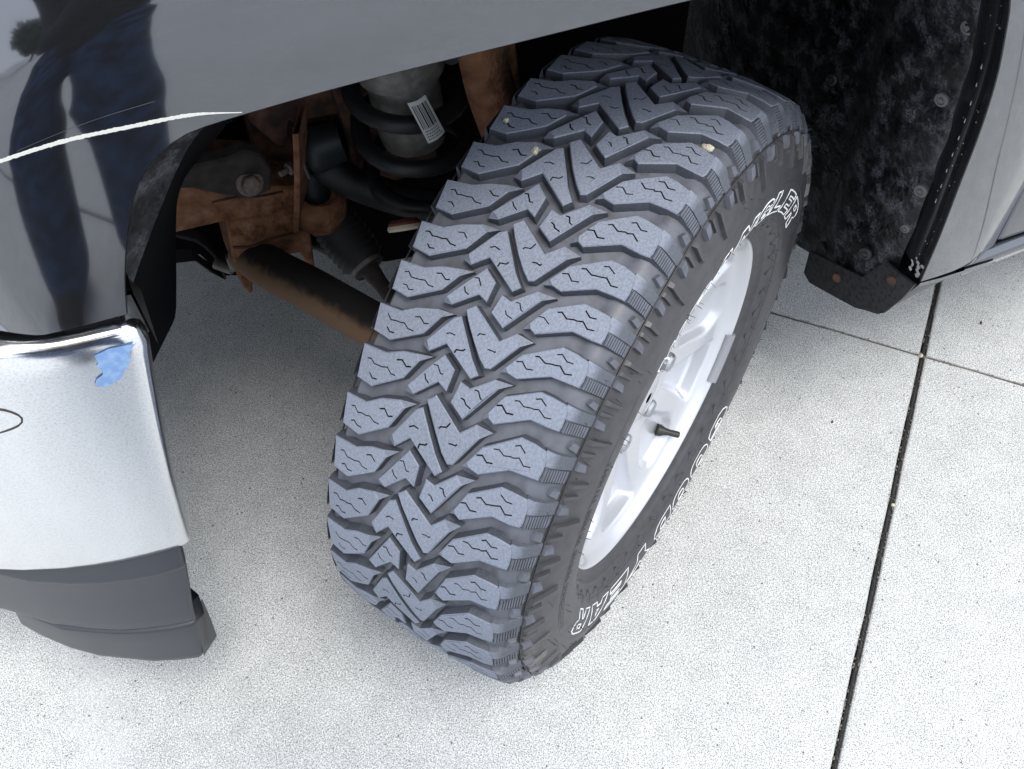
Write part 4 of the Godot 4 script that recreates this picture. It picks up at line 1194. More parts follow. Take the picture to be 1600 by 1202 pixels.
	for s in [[0.512, -0.034], [0.498, -0.018], [0.490, -0.0135], [0.470, -0.0095], [0.457, -0.0045], [0.451, -0.0005], [0.446, -0.0003], [0.436, -0.0045], [0.38, -0.0065], [0.325, -0.0075], [0.306, -0.0085], [0.299, -0.010], [0.295, -0.014], [0.293, -0.022], [0.293, -0.06]]:
		var line := []
		var xe := interp([[0.30, -0.562], [0.315, -0.562], [0.406, -0.5435], [0.449, -0.537], [0.494, -0.530], [0.52, -0.527]], s[0])
		for c in [[0.0, -0.09], [0.0, -0.012], [0.0012, -0.004], [0.004, -0.001], [0.010, 0.0], [0.03, 0.0], [0.06, 0.0], [0.09, 0.0], [0.12, 0.0], [0.16, 0.0], [0.21, 0.0], [0.28, 0.0], [0.4, 0.0], [0.5, 0.0]]:
			var x: float = xe - c[0]
			line.append(Vector3(x, s[0], vz.call(x) + s[1] + c[1]))
		vr.append(line)
	vb.grid(vr, Vector3(0, 0, 1))
	put("bumper_valance", vb, M.plastic, truck)
	var ab := MB.new()
	var ar := []
	for q in [[0.296, -0.030], [0.290, -0.012], [0.286, -0.009], [0.25, -0.010], [0.195, -0.012], [0.184, -0.013], [0.179, -0.017], [0.178, -0.06]]:
		var line := []
		var xe := interp([[0.178, -0.5835], [0.29, -0.5655]], q[0])
		for c in [[0.0, -0.035], [0.0, -0.012], [0.0010, -0.004], [0.004, -0.001], [0.010, 0.0], [0.03, 0.0], [0.06, 0.0], [0.09, 0.0], [0.12, 0.0], [0.15, 0.0], [0.18, -0.004], [0.20, -0.012]]:
			var x: float = xe - c[0]
			var back := 0.0
			if c[0] < 0.001: x += (-0.035 - c[1]) * -0.5
			line.append(Vector3(x, q[0] + 0.16 * maxf(0.0, c[0] - 0.02) * (0.296 - q[0]) / 0.118, vz.call(minf(x, xe)) + q[1] + c[1]))
		ar.append(line)
	ab.grid(ar, Vector3(0, 0, 1))
	ab.grid([[Vector3(-0.5655, 0.292, 0.072), Vector3(-0.560, 0.286, 0.060), Vector3(-0.553, 0.285, 0.045)], [Vector3(-0.575, 0.235, 0.070), Vector3(-0.567, 0.228, 0.058), Vector3(-0.557, 0.225, 0.045)], [Vector3(-0.5835, 0.179, 0.068), Vector3(-0.574, 0.173, 0.056), Vector3(-0.562, 0.172, 0.045)]], Vector3(1, 0, 0.3))
	put("air_dam", ab, M.plastic, truck)

# ---------------------------------------------------------------- suspension
func poly2(a: Array) -> PackedVector2Array:
	var o := PackedVector2Array()
	for p in a: o.append(Vector2(p[0], p[1]))
	return o
func bevel_plate(a: Array, z: float, th: float, tilt := 0.0) -> MB:
	var b := MB.new()
	var p := poly2(a)
	if Geometry2D.is_polygon_clockwise(p): p.reverse()
	var bev := minf(0.003, th * 0.3)
	var inn := inset(p, bev)
	var idx := Geometry2D.triangulate_polygon(inn)
	for k in range(0, idx.size(), 3):
		var q := []
		for m in 3: q.append(Vector3(inn[idx[k + m]].x, inn[idx[k + m]].y, z))
		b.tri(q[0], q[1], q[2], Vector3(0, 0, 1))
	for i in p.size():
		var j := (i + 1) % p.size()
		var d := p[j] - p[i]; var o := Vector3(d.y, -d.x, 0)
		b.quad(Vector3(inn[i].x, inn[i].y, z), Vector3(inn[j].x, inn[j].y, z), Vector3(p[j].x, p[j].y, z - bev), Vector3(p[i].x, p[i].y, z - bev), o.normalized() + Vector3(0, 0, 1))
		b.quad(Vector3(p[i].x, p[i].y, z - bev), Vector3(p[j].x, p[j].y, z - bev), Vector3(p[j].x, p[j].y, z - th), Vector3(p[i].x, p[i].y, z - th), o)
	return b
func axis_basis(dir: Vector3) -> Basis:
	var y := dir.normalized()
	var x := Vector3.RIGHT if absf(y.x) < 0.8 else Vector3.FORWARD
	x = (x - y * x.dot(y)).normalized()
	return Basis(x, y, x.cross(y))
func build_suspension(truck: Node3D) -> void:
	var frame := put("frame_rail", bevel_plate([[-0.60, 0.60], [-0.41, 0.582], [-0.33, 0.542], [-0.253, 0.512], [-0.24, 0.45], [-0.262, 0.447], [-0.30, 0.466], [-0.352, 0.487], [-0.368, 0.496], [-0.427, 0.502], [-0.60, 0.52]], -0.345, 0.10), M.rust, truck)
	tag(frame, "rusty brown frame rail behind the front liner")
	put("lower_mount_bracket", bevel_plate([[-0.366, 0.500], [-0.372, 0.44], [-0.3745, 0.397], [-0.371, 0.368], [-0.366, 0.352], [-0.361, 0.356], [-0.357, 0.380], [-0.349, 0.396], [-0.336, 0.4045], [-0.320, 0.4075], [-0.300, 0.404], [-0.284, 0.401], [-0.279, 0.385], [-0.277, 0.361], [-0.268, 0.361], [-0.262, 0.44], [-0.262, 0.475]], -0.342, 0.075), M.rust, frame)
	var cr := MB.new()
	cr.tube(smooth3([Vector3(-0.368, 0.452, -0.3415), Vector3(-0.345, 0.444, -0.341), Vector3(-0.315, 0.447, -0.341), Vector3(-0.285, 0.444, -0.341), Vector3(-0.266, 0.446, -0.341)], 16), [0.0022], 6)
	put("weld_seam", cr, M.rust_dark, frame)
	cr = MB.new()
	cr.tube(smooth3([Vector3(-0.375, 0.535, -0.3445), Vector3(-0.345, 0.532, -0.344), Vector3(-0.315, 0.522, -0.344), Vector3(-0.285, 0.518, -0.344)], 14), [0.0018], 6)
	put("weld_seam", cr, M.rust_dark, frame)
	var bp := put("bolt_plate", bevel_plate([[-0.42, 0.60], [-0.383, 0.606], [-0.34, 0.602], [-0.318, 0.606], [-0.300, 0.592], [-0.292, 0.565], [-0.300, 0.532], [-0.325, 0.527], [-0.36, 0.548], [-0.392, 0.572], [-0.42, 0.582]], -0.336, 0.02), M.steel_dark, truck)
	var zb := axis_basis(Vector3(0.1, 0.35, 1.0))
	var bl := MB.new()
	var bc := Vector3(-0.3235, 0.556, -0.336)
	bl.lathe([Vector2(0.0175, 0.0), Vector2(0.0175, 0.003), Vector2(0.0160, 0.0042), Vector2(0.012, 0.0044)], bc, zb, 22)
	bl.lathe([Vector2(0.0125, 0.003), Vector2(0.0125, 0.011), Vector2(0.0105, 0.0135), Vector2(0.0, 0.0138)], bc, zb, 6, 5.0)
	put("hex_bolt", bl, M.bolt, bp)
	var xb := axis_basis(Vector3(-1, 0.1, 0.5))
	var b2 := MB.new()
	b2.lathe([Vector2(0.0085, 0.0), Vector2(0.0085, 0.008), Vector2(0.004, 0.0095), Vector2(0.004, 0.022), Vector2(0.0, 0.0225)], Vector3(-0.266, 0.566, -0.33), xb, 6, 5.0)
	put("small_bolt", b2, M.bolt, truck)
	# upright flange and upper arm mount
	var fl := MB.new()
	for q in [[Vector3(-0.236, 0.63, -0.36), Vector3(-0.262, 0.64, -0.30), Vector3(-0.248, 0.575, -0.34), Vector3(-0.272, 0.578, -0.30), Vector3(-0.252, 0.525, -0.35), Vector3(-0.280, 0.520, -0.31), Vector3(-0.276, 0.452, -0.36), Vector3(-0.287, 0.455, -0.33)]]:
		var A := smooth3([q[0], q[2], q[4], q[6]], 10); var B := smooth3([q[1], q[3], q[5], q[7]], 10)
		fl.grid([A, B], Vector3(-0.8, 0, 0.6))
		fl.grid([B, B.map(func(p: Vector3) -> Vector3: return p + Vector3(0.007, 0, 0.002))], Vector3(0.2, 0, 1))
		fl.grid([A.map(func(p: Vector3) -> Vector3: return p + Vector3(0.007, 0, 0.002)), B.map(func(p: Vector3) -> Vector3: return p + Vector3(0.007, 0, 0.002))], Vector3(0.8, 0, 0.3))
	put("mount_flange", fl, M.rust, truck)
	put("upper_mount", bevel_plate([[-0.30, 0.70], [-0.165, 0.70], [-0.172, 0.632], [-0.178, 0.605], [-0.19, 0.594], [-0.225, 0.600], [-0.243, 0.596], [-0.252, 0.606], [-0.262, 0.57], [-0.275, 0.575], [-0.30, 0.62]], -0.365, 0.02), M.rust_dark, truck)
	put("upper_mount_web", bevel_plate([[-0.198, 0.67], [-0.165, 0.68], [-0.178, 0.60], [-0.181, 0.52], [-0.188, 0.52], [-0.190, 0.60]], -0.345, 0.05), M.rust_dark, truck)
	put("mount_back", bevel_plate([[-0.30, 0.72], [-0.05, 0.72], [-0.05, 0.42], [-0.22, 0.42], [-0.30, 0.5]], -0.40, 0.03), M.rust_dark, truck)
	# upper control arm with its bushing
	var am := MB.new()
	am.tube(smooth3([Vector3(-0.226, 0.588, -0.355), Vector3(-0.228, 0.566, -0.350), Vector3(-0.222, 0.540, -0.340), Vector3(-0.203, 0.522, -0.325), Vector3(-0.175, 0.513, -0.30), Vector3(-0.145, 0.507, -0.275), Vector3(-0.105, 0.508, -0.24), Vector3(-0.05, 0.51, -0.19)], 30), [0.0215, 0.022], 14, true, 0.72)
	var arm := put("upper_control_arm", am, M.arm, truck)
	var bu := MB.new()
	var xa := axis_basis(Vector3(1, 0.12, 0.15))
	bu.lathe([Vector2(0.0, 0.0), Vector2(0.024, 0.0), Vector2(0.030, 0.006), Vector2(0.032, 0.016), Vector2(0.030, 0.03), Vector2(0.026, 0.05), Vector2(0.0, 0.052)], Vector3(-0.246, 0.566, -0.350), xa, 24)
	put("arm_bushing", bu, M.bush, arm)
	var wa := MB.new()
	wa.lathe([Vector2(0.0, 0.0), Vector2(0.035, 0.0), Vector2(0.036, 0.0015), Vector2(0.035, 0.003), Vector2(0.0, 0.003)], Vector3(-0.250, 0.566, -0.350), xa, 28)
	put("bushing_washer", wa, M.washer, arm)
	var kn := MB.new()
	kn.lathe([Vector2(0.0, -0.030), Vector2(0.022, -0.028), Vector2(0.034, -0.018), Vector2(0.037, 0.0), Vector2(0.036, 0.018), Vector2(0.030, 0.026), Vector2(0.024, 0.028), Vector2(0.022, 0.020), Vector2(0.0, 0.018)], Vector3(-0.242, 0.470, -0.345), axis_basis(Vector3(0.1, 1, 0.1)), 24)
	put("bump_stop_cup", kn, M.rust, truck)
	var ks := MB.new()
	ks.tube([Vector3(-0.243, 0.48, -0.35), Vector3(-0.238, 0.55, -0.36)], [0.02], 14)
	put("bump_stop", ks, M.bush, truck)
	# coil spring over the damper
	var cb := MB.new()
	var cy := axis_basis(Vector3(-0.06, 1, -0.05))
	var cc := Vector3(-0.112, 0.60, -0.305)
	cb.lathe([Vector2(0.0, -0.030), Vector2(0.030, -0.029), Vector2(0.040, -0.022), Vector2(0.0435, -0.008), Vector2(0.0445, 0.06), Vector2(0.0455, 0.078), Vector2(0.0535, 0.082), Vector2(0.055, 0.10), Vector2(0.056, 0.155), Vector2(0.062, 0.158), Vector2(0.066, 0.162), Vector2(0.066, 0.26), Vector2(0.0, 0.27)], cc, cy, 32)
	var damper := put("shock_absorber", cb, M.alu, truck)
	tag(damper, "grey damper body inside the black coil spring, with a barcode sticker")
	var tb := MB.new()
	tb.lathe([Vector2(0.0565, 0.152), Vector2(0.064, 0.153), Vector2(0.076, 0.165), Vector2(0.076, 0.19), Vector2(0.05, 0.20)], cc, cy, 32)
	put("spring_seat", tb, M.spring, damper)
	var sp_b := MB.new()
	var hx := []
	for k in 94:
		var a := TAU * k / 30.0
		var y := -0.108 + 0.068 * k / 30.0
		hx.append(cc + cy * Vector3(0.065 * cos(a), y, 0.065 * sin(a)))
	sp_b.tube(hx, [0.0115], 12)
	put("coil_spring", sp_b, M.spring, truck)
	# sticker wrapped over the front of the damper
	var so := MB.new()
	var srows := []
	var corner := [Vector3(-0.139, 0.700, -0.223), Vector3(-0.117, 0.704, -0.223), Vector3(-0.097, 0.644, -0.223), Vector3(-0.119, 0.634, -0.223)]
	for u in 7:
		var line := []
		for w in 5:
			var p: Vector3 = corner[0].lerp(corner[3], u / 6.0).lerp(corner[1].lerp(corner[2], u / 6.0), w / 4.0)
			line.append(p + Vector3(0, 0, 0.003 * sin(PI * w / 4.0)))
		srows.append(line)
	so.grid(srows, Vector3(0, 0, 1))
	so.grid(srows.map(func(l: Array) -> Array: return l.map(func(p: Vector3) -> Vector3: return p - Vector3(0, 0, 0.001))), Vector3(0, 0, -1))
	var st := put("barcode_sticker", so, M.sticker, damper)
	var bars := MB.new()
	var at := func(u: float, w: float) -> Vector3:
		var p: Vector3 = corner[0].lerp(corner[3], u).lerp(corner[1].lerp(corner[2], u), w)
		return p + Vector3(0, 0, 0.003 * sin(PI * w) + 0.0004)
	for q in [[0.10, 0.05], [0.20, 0.03], [0.27, 0.02], [0.36, 0.07], [0.48, 0.03], [0.55, 0.02], [0.62, 0.09], [0.76, 0.03], [0.83, 0.05]]:
		bars.quad(at.call(0.08, q[0]), at.call(0.08, q[0] + q[1]), at.call(0.66, q[0] + q[1]), at.call(0.66, q[0]), Vector3(0, 0, 1))
	for r in 4:
		var w := 0.12
		while w < 0.85:
			var l := rng.randf_range(0.03, 0.09)
			bars.quad(at.call(0.71 + r * 0.065, w), at.call(0.71 + r * 0.065, w + l), at.call(0.735 + r * 0.065, w + l), at.call(0.735 + r * 0.065, w), Vector3(0, 0, 1))
			w += l + 0.035
	put("barcode_print", bars, M.ink, st)
	var rc := MB.new()
	rc.tube(smooth3([Vector3(-0.052, 0.86, -0.27), Vector3(-0.040, 0.76, -0.25), Vector3(-0.030, 0.68, -0.245), Vector3(-0.010, 0.60, -0.25)], 12), [0.030, 0.031], 10, true, 0.6)
	rc.tube(smooth3([Vector3(-0.015, 0.86, -0.28), Vector3(-0.008, 0.74, -0.26), Vector3(0.005, 0.62, -0.26)], 10), [0.016], 8)
	put("knuckle_upright", rc, M.rust, truck)
	# steering rack boot and tie rod
	var bt := MB.new()
	var path := []; var rad := []
	var p0 := Vector3(-0.232, 0.440, -0.36); var p1 := Vector3(-0.205, 0.400, -0.275)
	for k in 61:
		var f := k / 60.0
		path.append(p0.lerp(p1, f))
		rad.append(interp([[0.0, 0.030], [0.5, 0.033], [0.86, 0.030], [0.9, 0.024], [1.0, 0.023]], f) + (0.0030 * sin(f * TAU * 10.0) if f < 0.86 else 0.0))
	bt.tube(path, rad, 20)
	var boot := put("steering_boot", bt, M.boot, truck)
	var tr := MB.new()
	tr.tube([p0.lerp(p1, 0.95), p0.lerp(p1, 1.02), p0.lerp(p1, 1.25), p0.lerp(p1, 2.0)], [0.016, 0.014, 0.011, 0.011], 12)
	put("tie_rod", tr, M.steel_dark, truck)
	var cl := MB.new()
	cl.lathe([Vector2(0.0235, -0.003), Vector2(0.0248, -0.003), Vector2(0.0248, 0.003), Vector2(0.0235, 0.003)], p0.lerp(p1, 0.95), axis_basis(p1 - p0), 22)
	put("boot_clamp", cl, M.alu, boot)
	var hose := MB.new()
	hose.tube(smooth3([Vector3(-0.262, 0.372, -0.40), Vector3(-0.245, 0.368, -0.38), Vector3(-0.225, 0.366, -0.35), Vector3(-0.210, 0.368, -0.30)], 12), [0.013], 10)
	put("drain_hose", hose, M.boot, truck)
	# heavy bar from the lower mount towards the wheel; its underside is coated with dry mud
	var lb := MB.new()
	lb.use_col = true
	var bp2 := smooth3([Vector3(-0.352, 0.412, -0.37), Vector3(-0.333, 0.414, -0.325), Vector3(-0.296, 0.4285, -0.252), Vector3(-0.246, 0.445, -0.150), Vector3(-0.216, 0.455, -0.09)], 60)
	var mudn := FastNoiseLite.new(); mudn.seed = 3; mudn.frequency = 60.0; mudn.fractal_octaves = 3
	var SEG := 48
	for i in bp2.size() - 1:
		var t: Vector3 = (bp2[mini(i + 1, bp2.size() - 1)] - bp2[maxi(i - 1, 0)]).normalized()
		var t2: Vector3 = (bp2[mini(i + 2, bp2.size() - 1)] - bp2[i]).normalized()
		for k in SEG:
			var q := []; var nrm := []
			for m in [[0, 0], [0, 1], [1, 1], [1, 0]]:
				var tt := t if m[0] == 0 else t2
				var x := (Vector3.UP - tt * tt.y).normalized(); var y := tt.cross(x)
				var a: float = TAU * (k + m[1]) / SEG
				var nn := x * cos(a) + y * sin(a)
				q.append(bp2[i + m[0]] + nn * 0.0295); nrm.append(nn)
			var start := lb.v.size()
			lb.quadn(q[0], q[1], q[2], q[3], nrm[0], nrm[1], nrm[2], nrm[3])
			for w in range(start, lb.v.size()):
				var side := lb.n[w].dot(Vector3(0.25, 0.75, -0.60).normalized())
				var mud := smoothstep(0.48, -0.05, side + 0.22 * mudn.get_noise_3dv(lb.v[w]))
				lb.c[w] = Color(0.010, 0.0095, 0.009).lerp(Color(0.17, 0.105, 0.062), mud)
	for e in [0, bp2.size() - 1]:
		lb.col = Color(0.012, 0.011, 0.010)
	var mm := std(Color(1, 1, 1), 0.85); mm.vertex_color_use_as_albedo = true
	put("lower_control_arm", lb, mm, truck)
	var bj := MB.new()
	bj.lathe([Vector2(0.0, 0.0), Vector2(0.021, 0.0), Vector2(0.0225, 0.003), Vector2(0.021, 0.007)], Vector3(-0.166, 0.525, -0.205), axis_basis(Vector3(0.15, 0.75, -0.7)), 24)
	put("ball_joint_ring", bj, M.cream, truck)
	var bk := MB.new()
	bk.lathe([Vector2(0.0208, 0.006), Vector2(0.0205, 0.010), Vector2(0.016, 0.014), Vector2(0.0, 0.015)], Vector3(-0.166, 0.525, -0.205), axis_basis(Vector3(0.15, 0.75, -0.7)), 24)
	put("ball_joint_cap", bk, M.red, truck)
	# crescent of the splash shield low in front of the frame, and the dark crossmember behind
	var sh := bevel_plate([[-0.56, 0.445], [-0.437, 0.404], [-0.431, 0.398], [-0.409, 0.379], [-0.399, 0.360], [-0.392, 0.339], [-0.387, 0.283], [-0.391, 0.282], [-0.407, 0.307], [-0.414, 0.322], [-0.422, 0.339], [-0.447, 0.346], [-0.56, 0.38]], -0.45, 0.03)
	var cmb := bevel_plate([[-0.56, 0.64], [-0.428, 0.64], [-0.255, 0.64], [-0.309, 0.222], [-0.34, 0.224], [-0.368, 0.231], [-0.390, 0.240], [-0.412, 0.30], [-0.56, 0.36]], -0.50, 0.05)
	put("front_crossmember", cmb, M.jet, truck)
	put("rear_crossmember", bevel_plate([[-0.30, 0.62], [0.40, 0.62], [0.40, 0.165], [-0.024, 0.170], [-0.092, 0.176], [-0.135, 0.185], [-0.178, 0.214], [-0.219, 0.248], [-0.272, 0.282]], -0.47, 0.05), M.jet, truck)
	put("splash_shield", sh, M.shield, truck)
	var cv := MB.new()
	cv.tube([Vector3(-0.395, 0.355, -0.42), Vector3(-0.376, 0.352, -0.40)], [0.009, 0.008], 8)
	cv.box(Vector3(-0.374, 0.366, -0.40), Vector3(0.012, 0.03, 0.012), Basis(), 0.002)
	put("pipe_clip", cv, M.alu, truck)

# ---------------------------------------------------------------- pavement
func build_pavement() -> void:
	var pave := holder("pavement")
	tag(pave, "pale exposed aggregate concrete pavement in large slabs", "", "", "structure")
	var ang := deg_to_rad(46.3)
	var e1 := Vector3(cos(ang), 0, sin(ang)); var e2 := Vector3(-sin(ang), 0, cos(ang))
	var o := Vector3(0.69636, 0, -0.02705)
	var S := 3.0
	var tone := FastNoiseLite.new(); tone.seed = 5; tone.frequency = 0.9; tone.fractal_octaves = 4
	for i in range(-5, 5):
		for j in range(-5, 5):
			var b := MB.new()
			b.use_col = true
			var near := i >= -1 and i <= 0 and j >= -1 and j <= 0
			var n := 40 if near else 4
			var g1 := 0.0013; var g2 := 0.0044     # half gaps: the cut joint and the wide expansion joint
			var us := []; var vs := []
			for k in n + 1:
				us.append(lerpf(i * S + g2 + 0.004, (i + 1) * S - g2 - 0.004, float(k) / n)); vs.append(lerpf(j * S + g1 + 0.003, (j + 1) * S - g1 - 0.003, float(k) / n))
			us.push_front(i * S + g2 + 0.001); us.push_front(i * S + g2); us.push_front(i * S + g2)
			us.append((i + 1) * S - g2 - 0.001); us.append((i + 1) * S - g2); us.append((i + 1) * S - g2)
			vs.push_front(j * S + g1 + 0.0008); vs.push_front(j * S + g1); vs.push_front(j * S + g1)
			vs.append((j + 1) * S - g1 - 0.0008); vs.append((j + 1) * S - g1); vs.append((j + 1) * S - g1)
			var ys := func(k: int, m: int) -> float:
				var d := mini(k, m - 1 - k)
				return [-0.08, -0.004, -0.001, 0.0][mini(d, 3)]
			var rows := []
			var cols := []
			for a in us.size():
				var line := []; var cl := []
				for c in vs.size():
					var y := minf(ys.call(a, us.size()), ys.call(c, vs.size()))
					var p: Vector3 = o + e1 * us[a] + e2 * vs[c]
					var wob := 0.0
					if near and y > -0.005 and y < 0.0:
						wob = tone.get_noise_2d(p.x * 60.0, p.z * 60.0) * 0.0022
						p += (e1 * (wob if us[a] < i * S + 1.0 else -wob) if mini(a, us.size() - 1 - a) < 3 else Vector3.ZERO) + (e2 * wob if mini(c, vs.size() - 1 - c) < 3 else Vector3.ZERO)
					p.y = y
					var tn := 0.94 + 0.07 * tone.get_noise_2d(p.x * 1.3, p.z * 1.3) + 0.05 * tone.get_noise_2d(p.x * 9.0 + 40.0, p.z * 9.0)
					if y < 0.0: tn *= 0.80
					line.append(p); cl.append(Color(tn, tn, tn))
				rows.append(line); cols.append(cl)
			for a in us.size() - 1:
				for c in vs.size() - 1:
					var ids := [[a, c], [a, c + 1], [a + 1, c + 1], [a + 1, c]]
					var flat: bool = rows[a][c].y == 0.0 and rows[a + 1][c + 1].y == 0.0 and rows[a][c + 1].y == 0.0 and rows[a + 1][c].y == 0.0
					for t in [[0, 1, 2], [0, 2, 3]]:
						var P := []; 
						for m in t: P.append(rows[ids[m][0]][ids[m][1]])
						var before := b.v.size()
						var mid: Vector3 = (P[0] + P[1] + P[2]) / 3.0
						var cen := o + e1 * (i + 0.5) * S + e2 * (j + 0.5) * S
						b.tri(P[0], P[1], P[2], Vector3.UP if flat else (mid - cen).normalized() + Vector3.UP * 0.3)
						# colours by position
						for m in range(before, b.v.size()):
							var best: Color = cols[ids[t[0]][0]][ids[t[0]][1]]
							for q in t:
								if rows[ids[q][0]][ids[q][1]].is_equal_approx(b.v[m]): best = cols[ids[q][0]][ids[q][1]]
							b.c[m] = best
			put("concrete_slab", b, M.concrete, pave)
	for i in range(-4, 5):
		var fb := MB.new()
		fb.box(o + e1 * (i * S + 0.0012) + Vector3(0, -0.029, 0), Vector3(0.0060, 0.05, 29.6), Basis(e1, Vector3.UP, e1.cross(Vector3.UP)), 0.002)
		put("joint_filler", fb, M.filler, pave)
		var cb := MB.new()
		cb.box(o + e2 * (i * S) + Vector3(0, -0.0262, 0), Vector3(0.0024, 0.05, 29.6), Basis(e2, Vector3.UP, e2.cross(Vector3.UP)), 0.0)
		put("joint_dirt", cb, M.dirt, pave)
	# dry crumbs caught in the narrow joint
	var kb := MB.new()
	for k in 260:
		var u := rng.randf_range(-0.5, 0.75)
		var p := o + e1 * u + e2 * rng.randf_range(-0.004, 0.004)
		p.y = rng.randf_range(-0.001, 0.0006)
		var r := rng.randf_range(0.0006, 0.0018)
		kb.box(p, Vector3(r * 1.6, r, r), Basis(Vector3.UP, rng.randf() * TAU), r * 0.2)
	for k in 420:
		var side := -1.0 if rng.randf() < 0.5 else 1.0
		var p := o + e2 * rng.randf_range(-0.6, 0.9) + e1 * (side * rng.randf_range(0.0030, 0.0052))
		p.y = rng.randf_range(-0.0022, 0.0003)
		var r := rng.randf_range(0.0006, 0.0017)
		kb.box(p, Vector3(r * 1.4, r, r * 2.0), Basis(Vector3.UP, rng.randf() * TAU), r * 0.2)
	tag(put("joint_crumbs", kb, M.dirt, pave), "", "", "", "stuff")
	var gb := MB.new()
	gb.box(Vector3(0, -0.19, 0), Vector3(500, 0.2, 500))
	tag(put("ground", gb, M.far_ground), "pale grey ground beyond the slabs", "", "", "structure")
func pebble(at: Vector3, r: Vector3, label: String, mat: Material, called: String, category: String, turn := 0.0) -> void:
	var b := MB.new()
	var rows := []
	var nz := FastNoiseLite.new(); nz.seed = int(absf(at.x * 7919.0) + absf(at.z) * 104729.0); nz.frequency = 0.9
	for i in 8:
		var line := []
		for k in 12:
			var th := PI * (i + 0.02) / 7.04; var ph := TAU * k / 12.0
			var d := Vector3(sin(th) * cos(ph), cos(th), sin(th) * sin(ph))
			var s := 1.0 + 0.35 * nz.get_noise_3d(d.x, d.y, d.z)
			line.append(Basis(Vector3.UP, turn) * (d * r * s))
		rows.append(line)
	b.grid(rows, Vector3.ZERO, true, true)
	var o := put(called, b, mat)
	o.position = at
	tag(o, label, category)

# ---------------------------------------------------------------- person (seen in the shine of the fender)
func capsule(p: Vector3, a: Vector3, b: Vector3, ra: float, rb: float) -> float:
	var ab := b - a
	var t := clampf((p - a).dot(ab) / ab.length_squared(), 0, 1)
	return p.distance_to(a + ab * t) - lerpf(ra, rb, t)
func nets(b: MB, bones: Array, cell: float, k: float) -> void:
	var lo := Vector3(1e9, 1e9, 1e9); var hi := -lo
	for q in bones:
		var r := maxf(q[2], q[3]) + 0.04
		for p in [q[0], q[1]]:
			lo = lo.min(p - Vector3.ONE * r); hi = hi.max(p + Vector3.ONE * r)
	var nx := int((hi.x - lo.x) / cell) + 2; var ny := int((hi.y - lo.y) / cell) + 2; var nz := int((hi.z - lo.z) / cell) + 2
	var field := PackedFloat32Array(); field.resize(nx * ny * nz); field.fill(1.0)
	var part := PackedInt32Array(); part.resize(nx * ny * nz); part.fill(0)
	var best := PackedFloat32Array(); best.resize(nx * ny * nz); best.fill(1e9)
	for qi in bones.size():
		var q = bones[qi]
		var r := maxf(q[2], q[3]) + 0.045
		var l: Vector3 = q[0].min(q[1]) - Vector3.ONE * r - lo; var h: Vector3 = q[0].max(q[1]) + Vector3.ONE * r - lo
		for z in range(maxi(0, int(l.z / cell)), mini(nz, int(h.z / cell) + 2)):
			for y in range(maxi(0, int(l.y / cell)), mini(ny, int(h.y / cell) + 2)):
				for x in range(maxi(0, int(l.x / cell)), mini(nx, int(h.x / cell) + 2)):
					var d := capsule(lo + Vector3(x, y, z) * cell, q[0], q[1], q[2], q[3])
					var id := (z * ny + y) * nx + x
					if d < best[id]:
						best[id] = d; part[id] = q[4]
					var f := field[id]
					var hh := maxf(k - absf(f - d), 0.0) / k
					field[id] = minf(f, d) - hh * hh * k * 0.25
	var cells := {}
	for z in nz - 1:
		for y in ny - 1:
			for x in nx - 1:
				var id := (z * ny + y) * nx + x
				var m := 0; var sum := Vector3.ZERO; var cnt := 0
				var vals := [field[id], field[id + 1], field[id + nx], field[id + nx + 1], field[id + nx * ny], field[id + nx * ny + 1], field[id + nx * ny + nx], field[id + nx * ny + nx + 1]]
				for c in 8:
					if vals[c] < 0.0: m += 1
				if m == 0 or m == 8: continue
				for e in [[0, 1], [2, 3], [4, 5], [6, 7], [0, 2], [1, 3], [4, 6], [5, 7], [0, 4], [1, 5], [2, 6], [3, 7]]:
					var a: float = vals[e[0]]; var bb: float = vals[e[1]]
					if (a < 0.0) != (bb < 0.0):
						var t := a / (a - bb)
						var pa := Vector3(e[0] & 1, (e[0] >> 1) & 1, e[0] >> 2); var pb := Vector3(e[1] & 1, (e[1] >> 1) & 1, e[1] >> 2)
						sum += pa.lerp(pb, t); cnt += 1
				var g := Vector3(vals[1] + vals[3] + vals[5] + vals[7] - vals[0] - vals[2] - vals[4] - vals[6], vals[2] + vals[3] + vals[6] + vals[7] - vals[0] - vals[1] - vals[4] - vals[5], vals[4] + vals[5] + vals[6] + vals[7] - vals[0] - vals[1] - vals[2] - vals[3])
				cells[id] = [lo + (Vector3(x, y, z) + sum / cnt) * cell, g.normalized(), part[id]]
	var COL := [Color(0.035, 0.075, 0.18), Color(0.010, 0.014, 0.016), Color(0.42, 0.25, 0.18), Color(0.05, 0.045, 0.04), Color(0.06, 0.04, 0.03)]
	var step := [1, nx, nx * ny]
	for z in range(1, nz - 1):
		for y in range(1, ny - 1):
			for x in range(1, nx - 1):
				var id := (z * ny + y) * nx + x
				for ax in 3:
					if (field[id] < 0.0) != (field[id + step[ax]] < 0.0):
						var u: int = step[(ax + 1) % 3]; var w: int = step[(ax + 2) % 3]
						var A = cells.get(id); var B = cells.get(id - u); var C = cells.get(id - u - w); var D = cells.get(id - w)
						if A == null or B == null or C == null or D == null: continue
						b.col = COL[A[2]]
						b.quadn(A[0], B[0], C[0], D[0], A[1], B[1], C[1], D[1])
